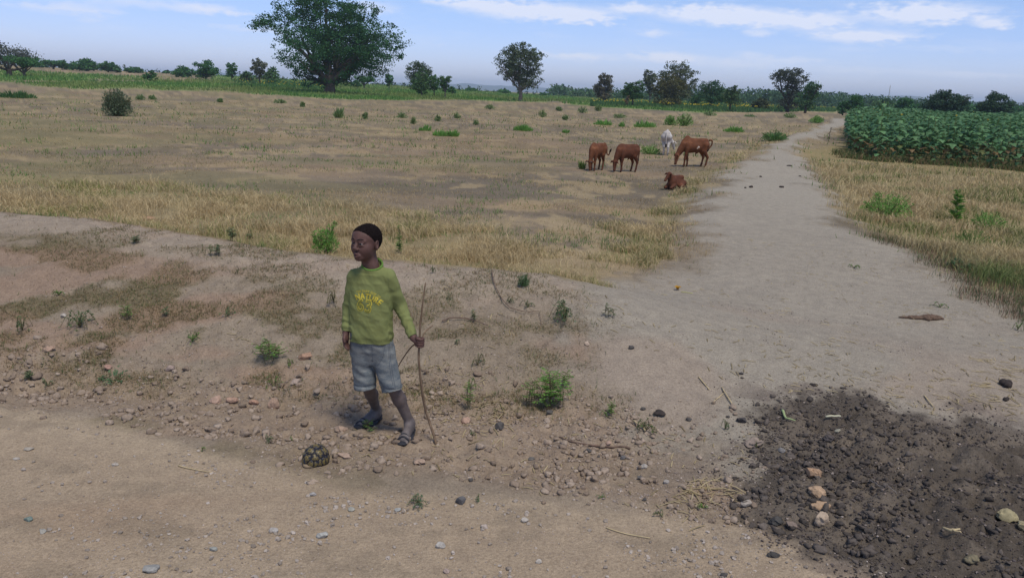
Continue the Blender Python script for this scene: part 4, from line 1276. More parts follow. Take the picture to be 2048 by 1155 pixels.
tree(336, 142, 14, 330, 'smallest far tree, between two larger ones on the left horizon', GD1, GD2, 'bush', clumps=30)
tree(368, 131, 40, 260, 'broad bushy dark tree on the left horizon left of the lopsided tree', GD1, GD2, 'bush', clumps=100)
tree(413, 121, 50, 230, 'lopsided dark tree with a bare arm reaching left on the horizon', GD1, GD2, 'round', clumps=130, per=30,
     lobes=[(.1, .72, .5, .22), (-.5, .78, .34, .08), (.5, .42, .4, .22), (-.4, .3, .4, .22), (0, .45, .5, .25), (.15, .9, .3, .1)])
tree(465, 125, 27, 240, 'narrow two-tiered dark tree between the lopsided tree and the pale-topped pair', GD1, GD2, 'tall', clumps=80)
tree(495, 140, 27, 240, 'low rounded dome-shaped small tree beside the pale-topped pair', GD1, GM2, 'bush', clumps=60)
tree(520, 116, 36, 220, 'pale grey thin-topped tree, left one of a pair left of the large tree', GO1, (.15, .16, .12), 'tall', clumps=110, per=24)
tree(544, 131, 34, 215, 'fresh green smaller tree, right one of the pair left of the large tree', GM1, GM2, 'bush', clumps=90)
tree(728, 152, 40, 230, 'small dark tree half hidden behind the right side of the large tree', GD1, GD2, 'flat', clumps=80)
tree(712, 160, 24, 235, 'low dark tree under the large tree\'s right boughs', GD1, GD2, 'bush', clumps=40)
tree(778, 147, 21, 235, 'narrow upright small tree alone between the large tree and the double tree', GD1, GD2, 'tall', clumps=60)
tree(838, 120, 60, 175, 'high-domed grey-green tree, back one of the merged double tree', (.045, .07, .045), (.09, .12, .07), 'round', clumps=170, per=28,
     lobes=[(-.1, .74, .7, .24), (.3, .62, .6, .24), (-.5, .62, .4, .2), (0, .45, .7, .22), (-.3, .3, .4, .14)])
tree(843, 132, 50, 160, 'dark green front tree of the merged double tree', GM1, GM2, 'bush', clumps=130, clear=.25)
tree(868, 147, 34, 160, 'small tree sloping down right of the merged double tree', GD1, GM2, 'round', clumps=80)
tree(890, 152, 34, 150, 'last and lowest tree at the right of the descending row', GD1, GM2, 'round', clumps=80, clear=.3)
tree(904, 172, 18, 200, 'little dark bush-like tree at the foot of the descending row', GD1, GD2, 'bush', clumps=30)
tree(942, 176, 26, 330, 'very small distant tree between the descending row and the lone round tree', GD1, GD2, 'bush', clumps=40)
tree(1006, 178, 30, 330, 'faint far bushy tree behind the left of the lone round tree', GD1, GD2, 'bush', clumps=40)
tree(1086, 184, 16, 330, 'faint little tree just right of the lone round tree', GD1, GD2, 'bush', clumps=30)
tree(1206, 144, 44, 190, 'tall narrow dusty brownish tree above the crop near the middle', (.08, .075, .052), (.16, .145, .11), 'tall', clumps=190, per=24, clear=.2,
     lobes=[(-.2, .80, .5, .15), (.3, .75, .5, .18), (0, .55, .8, .22), (-.3, .4, .5, .2), (.4, .38, .45, .2), (0, .25, .6, .16)])
tree(1266, 161, 44, 150, 'rounded bright green tree left of the great olive tree', (.035, .085, .035), (.08, .15, .05), 'round', clumps=150, clear=.3)
tree(1352, 119, 84, 190, 'great grey-green tree, taller rear one of the big pair at centre right', (.055, .072, .04), (.115, .13, .075), 'round', clumps=330, per=28, crw=.7,
     lobes=[(0, .74, .66, .24), (.35, .62, .6, .24), (-.35, .6, .6, .22), (.5, .42, .45, .2), (-.55, .4, .4, .22), (0, .38, .8, .2), (.1, .9, .35, .08), (0, .2, .8, .12)])
tree(1336, 143, 74, 165, 'olive-brown tree in front of the tallest grey-green tree', (.07, .072, .03), (.135, .125, .055), 'round', clumps=260, per=28, crw=.7,
     lobes=[(0, .74, .6, .2), (.4, .6, .5, .2), (-.4, .58, .5, .22), (0, .42, .85, .22), (.0, .2, .8, .14)])
tree(1300, 138, 36, 200, 'grey-green tree at the left flank of the big pair', (.055, .072, .04), (.115, .13, .075), 'round', clumps=110)
tree(1392, 185, 26, 200, 'low dark tree at the right foot of the big pair', GD1, GD2, 'bush', clumps=60)
tree(1422, 157, 62, 175, 'wide dome-crowned dark tree right of the big pair', GD1, (.06, .10, .045), 'round', clumps=190, per=28,
     lobes=[(0, .68, .7, .26), (-.4, .6, .5, .22), (.4, .55, .5, .22), (-.2, .35, .7, .2), (.3, .32, .6, .2)])
tree(1462, 172, 46, 140, 'lighter low tree with visible trunk in front of the dome-crowned tree', GM1, (.09, .13, .06), 'round', clumps=120, clear=.3)
tree(1520, 193, 36, None, 'small olive bush-tree standing in the crop before the far wood', (.045, .065, .035), (.10, .115, .06), 'bush', clumps=110, base_py=221)
tree(1578, 132, 76, 165, 'high open-crowned grey tree overhanging left above the far wood', (.045, .058, .045), (.10, .115, .085), 'round', clumps=240, per=28, crw=.7,
     lobes=[(-.1, .82, .6, .14), (-.5, .74, .4, .14), (.3, .76, .5, .15), (.05, .6, .5, .16), (.1, .4, .45, .2), (0, .2, .5, .14), (-.65, .62, .2, .08)])
tree(1614, 158, 52, 160, 'darker leaning tree against the right side of the open-crowned grey tree', GD1, GM2, 'round', clumps=160,
     lobes=[(.3, .75, .5, .2), (.7, .8, .25, .1), (0, .55, .6, .22), (.5, .5, .4, .2), (-.2, .3, .6, .2), (.2, .2, .5, .14)])
tree(1690, 196, 24, 150, 'small dark tree left of the pair behind the sunflowers', GD1, GD2, 'bush', clumps=60)
tree(1714, 187, 34, 150, 'taller dark tree of the pair beyond the head of the path', GD1, GD2, 'round', clumps=110, clear=.12,
     lobes=[(0, .72, .6, .22), (.3, .6, .5, .24), (-.3, .5, .5, .25), (0, .32, .8, .25)])
tree(1768, 196, 44, 260, 'pale distant dome tree behind the tallest sunflower', GM1, GM2, 'bush', clumps=90)
tree(1812, 192, 34, 190, 'dark double-headed tree beyond the sunflower field', GD1, GD2, 'round', clumps=110, clear=.1,
     lobes=[(-.25, .75, .4, .2), (.3, .66, .45, .22), (0, .42, .8, .3)])
tree(1838, 206, 30, 200, 'low dark tree to the right of the double-headed tree', GD1, GD2, 'bush', clumps=60)
tree(1893, 179, 72, 150, 'big dense dark tree with a thin bough at its right, beyond the sunflowers', (.026, .056, .034), (.058, .10, .052), 'bush', clumps=300, per=30, crw=.7,
     lobes=[(0, .62, .66, .34), (-.45, .45, .5, .32), (.4, .5, .5, .34), (-.1, .82, .45, .16), (.75, .84, .16, .06), (.6, .78, .2, .06), (.85, .74, .12, .05), (-.7, .3, .35, .25), (.3, .3, .6, .3)])
tree(1996, 184, 58, 150, 'dense dark rounded tree, rightmost of the large trees', (.026, .056, .034), (.058, .10, .052), 'bush', clumps=230, per=30, crw=.75,
     lobes=[(0, .64, .66, .34), (-.4, .5, .5, .3), (.45, .5, .45, .3), (-.1, .84, .45, .14), (0, .3, .9, .3)])
tree(1950, 206, 40, 230, 'lower tree between the two big dense trees on the right', GD1, GD2, 'bush', clumps=70)
tree(2040, 208, 36, 230, 'low distant tree cut by the right edge of the photo', GD1, GD2, 'bush', clumps=60)
tree(1253, 190, 12, None, 'thin stunted reddish sapling under the bright green tree', (.12, .08, .05), (.18, .13, .08), 'tall', clumps=14, per=16, base_py=214, clear=.5, name='sapling', cat='sapling', crw=2)
# continuous far wood along the right-hand horizon, and low scrub along the left
def far_wood():
    g = np.random.default_rng(3); cent = []; rad = []
    for px in np.arange(1098, 2130, 4.2):
        for k in range(3):
            D = g.uniform(330, 520)
            p = place_far(px + g.uniform(-4, 4), D)
            hpx = np.interp(px, [1098, 1110, 1150, 1250, 1400, 1500, 1560, 1650, 1760, 1900, 2130], [8, 19, 12, 14, 17, 22, 24, 22, 18, 14, 12]) * g.uniform(.75, 1.1)
            H = hpx * D / FPX + .5
            for z in np.arange(.6, H, 1.6):
                cent.append(p + [0, 0, z]); rad.append(g.uniform(1.4, 2.6))
    cent = np.array(cent); rad = np.array(rad)
    V, F, n = leaf_cloud(cent, rad, 14, 1.0, g, .8)
    t = np.repeat(g.uniform(.7, 1.3, len(cent)), 14)[:, None]
    col = np.repeat(vary(n, (.042, .09, .048), (.09, .155, .075), g) * t, 4, axis=0)
    o = mk('far_wood', V, F, CROWNM, col=np.clip(col, 0, 1), smooth=False); tag(o, 'dark continuous belt of distant trees along the horizon', 'wood', kind='stuff')
    cent = []; rad = []
    for px in np.arange(-60, 1100, 5.5):
        D = g.uniform(320, 420); p = place_far(px + g.uniform(-4, 4), D); hp = g.uniform(0, 1) ** 2.2 * 8
        if hp < 1.2: continue
        for z in np.arange(.4, hp * D / FPX + .4, 1.0): cent.append(p + [0, 0, z]); rad.append(g.uniform(.9, 1.8))
    cent = np.array(cent); rad = np.array(rad)
    V, F, n = leaf_cloud(cent, rad, 12, .8, g, .8)
    o = mk('far_scrub', V, F, CROWNM, col=np.repeat(vary(n, (.025, .05, .028), (.06, .09, .045), g), 4, axis=0), smooth=False)
    tag(o, 'low scrub dotted along the horizon on the left', 'scrub', kind='stuff')
far_wood()
# low hills beyond the plain
def hills():
    g = np.random.default_rng(8)
    hm = simple('hill_scrub', (.07, .085, .06), 1, .3, .01, 0)
    for lo, hi, D, hmax in ((-40, -14, 5200, 62), (-12, 8, 5600, 46), (9, 45, 5000, 50)):
        a = np.radians(np.linspace(lo, hi, 90)); t = np.linspace(0, 1, 90)
        prof = hmax * np.sin(np.pi * t) ** .6 * (.35 + fbm(t * 7, t * 0 + lo, 5, 4)) 
        V = []
        for k, (dd, f) in enumerate(((D - 900, 0), (D - 500, .55), (D, 1), (D + 600, .5), (D + 1100, 0))):
            V.append(np.stack([dd * np.sin(a), dd * np.cos(a), 0 * a + prof * f - (2 if f == 0 else 0) + (2 if f else 0)], 1))
        V = np.vstack(V); i, j = np.meshgrid(np.arange(4), np.arange(89), indexing='ij')
        F = np.stack([i * 90 + j, i * 90 + j + 1, (i + 1) * 90 + j + 1, (i + 1) * 90 + j], -1).reshape(-1, 4)
        o = mk('hills', V, F, hm); tag(o, kind='structure')
hills()
# thin guyed mast far off
def mast():
    p = place_far(1778, 420); H = 26 * 2 / 2
    d = ray(1779, 170); H = CAM_H + 420 * d[2] / math.hypot(d[0], d[1]) - p[2]
    root = empty('radio_mast', Vector(p)); tag(root, 'thin pale radio mast above the trees beyond the sunflowers', 'mast')
    m = simple('galvanised', (.30, .30, .31), .6, .1, 2, 0)
    legs = []
    for k in range(3):
        a = k * 2.094; o = np.array([math.cos(a), math.sin(a), 0]) * .22
        legs.append((np.array([o, o * .6 + [0, 0, H]]), .045))
    tubes('mast_leg', legs[:1], m, root, 5); tubes('mast_leg', legs[1:2], m, root, 5); tubes('mast_leg', legs[2:], m, root, 5)
    br = []
    for z in np.arange(0, H - 1, 1.0):
        f = .22 * (1 - .4 * z / H)
        for k in range(3):
            a, b = k * 2.094, (k + 1) * 2.094
            br.append((np.array([[math.cos(a) * f, math.sin(a) * f, z], [math.cos(b) * f, math.sin(b) * f, z + 1]]), .02))
    tubes('bracing', br, m, root, 4)
mast()

# ------------------------------------------------------------------ grass and low growth
W_ = cover
def wt(key, k=1.0, pat=None, lo=.4, hi=.6, scale=1.0):
    def f(x, y):
        v = W_(x, y)[key] * k
        if pat is not None: v = v * sstep(fbm(x / scale, y / scale * 1.6, pat, 4), lo, hi)
        return v
    return f
def straw_col(n, g): return vary(n, (.42, .31, .165), (.66, .53, .32), g)
def mixcol(P, g, green, lo=.42, hi=.62, scale=1.2, s=101, gc=((.11, .16, .045), (.24, .27, .09))):
    n = len(P); k = sstep(fbm(P[:, 0] / scale, P[:, 1] / scale, s, 4), lo, hi)[:, None] * green
    k = np.where(g.random((n, 1)) < k, 1.0, k * .35)
    return straw_col(n, g) * (1 - k) + vary(n, gc[0], gc[1], g) * k
g = np.random.default_rng(21)
# tall dry stand behind the bank
P = scatter(38000, (-42, 12), (7.0, 15.5), lambda x, y: W_(x, y)['band'] * (.04 + .96 * sstep(fbm(x / .9, y / .7, 111, 5, .6), .43, .60)), 31)
h = (.07 + .22 * fbm(P[:, 0] / .8, P[:, 1] / .8, 113, 3) * g.uniform(.4, 1.5, len(P))) * (.45 + .55 * W_(P[:, 0], P[:, 1])['band']); r = np.hypot(P[:, 0], P[:, 1])
blades('dry_grass', P, h, np.maximum(.0028, r * .00062), mixcol(P, g, .42, .46, .68, gc=((.17, .20, .06), (.30, .30, .11))), .5, 32, 'tall straw-coloured grass growing behind the crest of the bank', 'grass', droop=.45, wind=(-.15, 0))
# right-hand verge
P = scatter(38000, (5, 42), (4.0, 21), lambda x, y: W_(x, y)['verge'] * (.12 + .88 * sstep(fbm(x / 1.0, y / .8, 121, 5, .6), .38, .54)) * (1 - W_(x, y)['sunf']), 33)
r = np.hypot(P[:, 0], P[:, 1])
h = (.09 + .2 * fbm(P[:, 0] / .8, P[:, 1] / .8, 123, 3) * g.uniform(.5, 1.5, len(P)))
nearv = sstep(12.5 - r + (fbm(P[:, 0], P[:, 1], 125, 3) - .5) * 5, -1, 2.2)
c = mixcol(P, g, .5, .45, .62, 1.4); gd = vary(len(P), (.085, .14, .05), (.22, .28, .09), g); k = (nearv * .8)[:, None]
blades('verge_grass', P, h, np.maximum(.003, r * .00066), c * (1 - k) + gd * k, .4, 34, 'dry and green grass along the right side of the path', 'grass', droop=.4)
# grass along the left shoulder of the path
P = scatter(9000, (-2, 24), (2.2, 14.5), lambda x, y: W_(x, y)['strip'] * sstep(fbm(x / .8, y / .9, 131, 5, .62), .47, .60) * .8, 35)
r = np.hypot(P[:, 0], P[:, 1])
blades('path_side_grass', P, (.06 + .14 * g.random(len(P))), np.maximum(.0028, r * .00062), mixcol(P, g, .28), .7, 36, 'thin dry grass on the left shoulder of the path', 'grass', droop=.4)
# stubble over the open field
P = scatter(100000, (-42, 30), (1.2, 13), lambda x, y: (W_(x, y)['field'] * (.08 + .92 * sstep(fbm(x / 2.2, y / 1.2, 141, 5, .6), .46, .60)) + .03) * (1 - W_(x, y)['path']) * (1 - W_(x, y)['bank']) * (1 - W_(x, y)['sunf']) * (1 - W_(x, y)['dark']) * (1 - W_(x, y)['road']) * (1 - W_(x, y)['rub']), 37)
r = np.hypot(P[:, 0], P[:, 1])
blades('stubble', P, .02 + .06 * g.random(len(P)) ** 1.5 + .05 * sstep(r, 20, 60), np.maximum(.0035, r * .0007), mixcol(P, g, .35, .5, .66, 3.5, 143) * np.clip(.55 + .75 * fbm(P[:, 0] / 1.5, P[:, 1] / 1.5, 145, 4, .6), .5, 1)[:, None] * [[.92, .88, .85]], .9, 38, 'sparse dry stubble over the grey soil of the field', 'stubble', segs=1)
# creeping dry growth on the bank
P = scatter(60000, (-42, 14), (9.5, 23), lambda x, y: W_(x, y)['bank'] * (.04 + sstep(fbm(x / .55, y / .4, 151, 4, .55), .48, .62) * np.interp(x, [-8, -2.5, -1, 3], [1, .9, .5, .3])), 39)
nb = len(P); k = (g.random((nb, 1)) < .38)
c = np.where(k, vary(nb, (.075, .10, .04), (.16, .19, .075), g), vary(nb, (.19, .13, .07), (.40, .30, .18), g))
blades('bank_growth', P, .018 + .05 * g.random(nb) ** 1.5, .0042, c, 1.3, 40, 'creeping dry and green growth matted over the bank', 'ground cover', droop=.6)
# green belts far out
P = scatter(52000, (-44, 34), (.28, 2.4), lambda x, y: W_(x, y)['green'], 41)
r = np.hypot(P[:, 0], P[:, 1]); az = np.degrees(np.arctan2(P[:, 0], P[:, 1]))
k = sstep(fbm(P[:, 0] / 12, P[:, 1] / 25, 161, 3), .38, .6)[:, None]
c = vary(len(P), (.07, .17, .045), (.19, .32, .09), g) * (1 - k * .6) + vary(len(P), (.20, .22, .08), (.30, .30, .12), g) * k * .6
blades('green_crop', P, (.12 + .35 * g.random(len(P))) * (1 + .8 * sstep(r, 100, 200)), np.maximum(.05, r * .0013), c, .5, 42, 'belt of low green crop and grass across the far field', 'crop', segs=1)
# far sunflower strips with yellow heads (left of the large tree, and in front of the wood)
FS_IN = belt([(1180, 213), (1300, 216), (1400, 223), (1500, 225), (1650, 223), (1700, 224)])
FS_OUT = belt([(1180, 204), (1300, 205), (1400, 208), (1500, 210), (1650, 214), (1700, 216)])
def far_sunflowers():
    def wf(x, y):
        az = np.degrees(np.arctan2(x, y)); r = np.hypot(x, y)
        a = (az > -19) & (az < -13) & (r > 170) & (r < 260)
        b = (az > 5.0) & (az < 21) & (r > np.interp(az, *FS_IN)) & (r < np.interp(az, *FS_OUT))
        return (a | b) * 1.0
    P = scatter(15000, (-20, 22), (.4, 1.6), wf, 43)
    r = np.hypot(P[:, 0], P[:, 1])
    c = vary(len(P), (.045, .11, .045), (.10, .19, .07), g)
    blades('distant_sunflower_crop', P, (.35 + .75 * fbm(P[:, 0] / 9, P[:, 1] / 18, 165, 3)) * (.6 + .7 * g.random(len(P))), r * .0013, c, .5, 44, 'distant strip of sunflower crop dotted with yellow heads', 'sunflower crop', segs=1)
    Q = P[g.random(len(P)) < .03]
    V, F, n = leaf_cloud(Q + [0, 0, .95], np.full(len(Q), .12), 3, .24, g)
    o = mk('distant_sunflower_heads', V, F, LEAFM, col=np.repeat(vary(n, (.55, .42, .04), (.7, .55, .08), g), 4, axis=0), smooth=False)
    tag(o, 'yellow heads scattered over the distant sunflower crop', 'sunflower heads', kind='stuff')
far_sunflowers()

# ------------------------------------------------------------------ single weeds, tufts and shrubs
def leaf_arrays(P, D_, L_, W2, col, g, up=.3):
    """pointed leaves: 2 quads folded along the midrib"""
    n = len(P); D_ = D_ / (np.linalg.norm(D_, axis=1, keepdims=True) + 1e-9)
    s = np.cross(D_, g.normal(0, .35, (n, 3)) + [0, 0, 1]); s /= np.linalg.norm(s, axis=1, keepdims=True) + 1e-9
    nn = np.cross(s, D_); L_ = np.broadcast_to(L_, n)[:, None]; W2 = np.broadcast_to(W2, n)[:, None]
    m = P + D_ * L_ * .45
    V = np.stack([P, m - s * W2 + nn * W2 * up, P + D_ * L_ - [0, 0, 1] * L_ * .12, m + s * W2 + nn * W2 * up], 1).reshape(-1, 3)
    i = np.arange(n) * 4
    F = np.vstack([np.stack([i, i + 1, i + 2], 1), np.stack([i, i + 2, i + 3], 1)])
    return V, F, np.repeat(col, 4, axis=0)
def weed(px, py, wpx, hpx, kind, label, c1=(.05, .13, .03), c2=(.12, .24, .05), name='weed', dens=1.0, group=None, cat='weed'):
    g = np.random.default_rng(int(px * 13 + py)); p = np.array(G(px, py)); r = math.hypot(math.hypot(p[0], p[1]), CAM_H)
    W = wpx * r / FPX; H = hpx * r / FPX
    px1 = r / 803                     # one picture element here
    root = empty(name, Vector(p)); tag(root, label, cat, group)
    runs = []; LP = []; LD = []; LL = []
    if kind == 'bush':
        ns = int(16 * dens)
        nf = int(600 * dens); a_ = g.uniform(0, 6.28, nf); q_ = np.sqrt(g.random(nf)); zt = g.random(nf) ** .8
        env = np.sqrt(np.clip(1 - q_ ** 2 * .9, .05, 1)) * (.7 + .5 * vnoise(np.cos(a_) * q_ * 3 + px, np.sin(a_) * q_ * 3 + py, 2))
        rw_ = .55 + .45 * np.sin(np.pi * np.clip(zt, .1, .75))
        LP.append(np.stack([np.cos(a_) * q_ * W / 2 * rw_, np.sin(a_) * q_ * W / 2 * rw_, zt * H * env * .95], 1)); LD.append(g.normal(0, 1, (nf, 3)) + [0, 0, .5]); LL.append(g.uniform(.06, .12, nf) * max(H, W * .5))
        for _ in range(ns):
            a = g.uniform(0, 6.28); q = math.sqrt(g.random()); tip = np.array([math.cos(a) * q * W / 2, math.sin(a) * q * W / 2, H * g.uniform(.45, 1.0) * (1 - .3 * q * q)])
            b = np.array([tip[0] * .3, tip[1] * .3, -.01]); m = b * .4 + tip * .6 + np.array([0, 0, H * .05])
            c = smooth_line([b, m, tip], 5); runs.append((c, [max(H * .008, .0012), .0009]))
            nl = 26
            t = g.uniform(.08, 1, nl); P_ = np.stack([np.interp(t, np.linspace(0, 1, len(c)), c[:, k]) for k in range(3)], 1)
            d = g.normal(0, 1, (nl, 3)) + [0, 0, .75]
            LP.append(P_); LD.append(d); LL.append(g.uniform(.055, .11, nl) * max(H, W * .55))
    elif kind == 'seedling':
        ns = max(1, int(3 * dens))
        for k in range(ns):
            a = g.uniform(0, 6.28); o = g.uniform(0, .42) * W if ns > 1 else 0
            b = np.array([math.cos(a) * o, math.sin(a) * o, -.01]); hh = H * (g.uniform(.45, 1) if ns > 1 else 1)
            tip = b + [g.normal(0, .10) * W, g.normal(0, .1) * W, hh]
            c = smooth_line([b, (b + tip) / 2 + g.normal(0, .02, 3) * H, tip], 4); runs.append((c, [max(H * .012, .0014), .0009]))
            for t in np.linspace(.45, 1, 5):
                q = np.array([np.interp(t, np.linspace(0, 1, len(c)), c[:, k2]) for k2 in range(3)])
                for _ in range(2):
                    a2 = g.uniform(0, 6.28); e = q + np.array([math.cos(a2), math.sin(a2), g.uniform(.0, .5)]) * W * .33 * (1.2 - .4 * t)
                    runs.append((np.array([q, (q + e) / 2 + [0, 0, .03 * H], e]), [.0009, .0006]))
                    for f in (.4, .7, 1.0):
                        for s in (-1, 1):
                            LP.append((q + (e - q) * f)[None]); d = np.array([-math.sin(a2) * s + math.cos(a2) * .5, math.cos(a2) * s + math.sin(a2) * .5, .15]); LD.append(d[None]); LL.append(np.array([min(W * .09, .02) * g.uniform(.7, 1.3)]))
    elif kind == 'spike':
        c = smooth_line([np.array([0, 0, -.01]), np.array([g.normal(0, .05) * H, 0, H * .5]), np.array([g.normal(0, .06) * H, 0, H])], 6); runs.append((c, [H * .012, H * .004]))
        nl = int(60 * dens); t = g.uniform(.12, 1, nl); P_ = np.stack([np.interp(t, np.linspace(0, 1, len(c)), c[:, k]) for k in range(3)], 1)
        a = g.uniform(0, 6.28, nl); LP.append(P_); LD.append(np.stack([np.cos(a), np.sin(a), g.uniform(.1, .9, nl)], 1)); LL.append(W * .5 * (1.15 - .7 * t) * g.uniform(.7, 1.1, nl))
    elif kind == 'tuft':
        nl = int(220 * dens); a = g.uniform(0, 6.28, nl); q = np.sqrt(g.random(nl)) * .42
        LP.append(np.stack([np.cos(a) * q * W, np.sin(a) * q * W, 0 * a - .005], 1)); LD.append(np.stack([np.cos(a) * q * 1.2 + g.normal(0, .15, nl), np.sin(a) * q * 1.2 + g.normal(0, .15, nl), np.ones(nl)], 1)); LL.append(H * g.uniform(.5, 1.1, nl) * (1 - .6 * (q / .42) ** 2) * (.55 + .9 * vnoise(np.cos(a) * q * 7 + px, np.sin(a) * q * 7, 3)))
        runs.append((np.array([[0, 0, -.01], [0, 0, H * .5]]), [.0012, .0008]))
    elif kind == 'creep':
        ns = max(3, int(6 * dens))
        for _ in range(ns):
            a = g.uniform(0, 6.28); e = np.array([math.cos(a) * W / 2 * g.uniform(.5, 1), math.sin(a) * W / 2 * g.uniform(.5, 1), 0.0])
            c = smooth_line([np.zeros(3), e * .5 + [0, 0, H * g.uniform(.3, .9)], e + [0, 0, .012]], 5); runs.append((c, [.0014, .0009]))
            nl = 13; t = g.uniform(.15, 1, nl); P_ = np.stack([np.interp(t, np.linspace(0, 1, len(c)), c[:, k]) for k in range(3)], 1)
            LP.append(P_); LD.append(g.normal(0, 1, (nl, 3)) * [1, 1, .5] + [0, 0, .4]); LL.append(g.uniform(.05, .09, nl) * W)
    P_ = np.vstack(LP); D2 = np.vstack(LD); L_ = np.concatenate(LL); L_ = np.maximum(L_, px1 * 1.3)
    thin = {'tuft': .07, 'spike': .16, 'bush': .17, 'seedling': .30, 'creep': .28}[kind]
    V, F, c = leaf_arrays(P_, D2, L_, np.maximum(L_ * thin, px1 * .28), vary(len(P_), c1, c2, g), g)
    # the leaves settle on the ground where they would cut it
    wz = terrain(V[:, 0] + p[0], V[:, 1] + p[1]) - p[2]; V[:, 2] = np.maximum(V[:, 2], wz + .003)
    mk('foliage', V, F, LEAFM, root, col=c, smooth=False)
    sm = bpy.data.materials.get('weed_stem') or simple('weed_stem', (.14, .12, .06), .9, .25, 40, 0)
    runs = [(q, [max(v, px1 * .22) for v in rr]) for q, rr in runs]
    tubes('stem', runs, sm, root, 4)
    return root
BR1, BR2 = (.12, .27, .055), (.26, .48, .11)
BL1, BL2 = (.10, .19, .09), (.19, .30, .15)
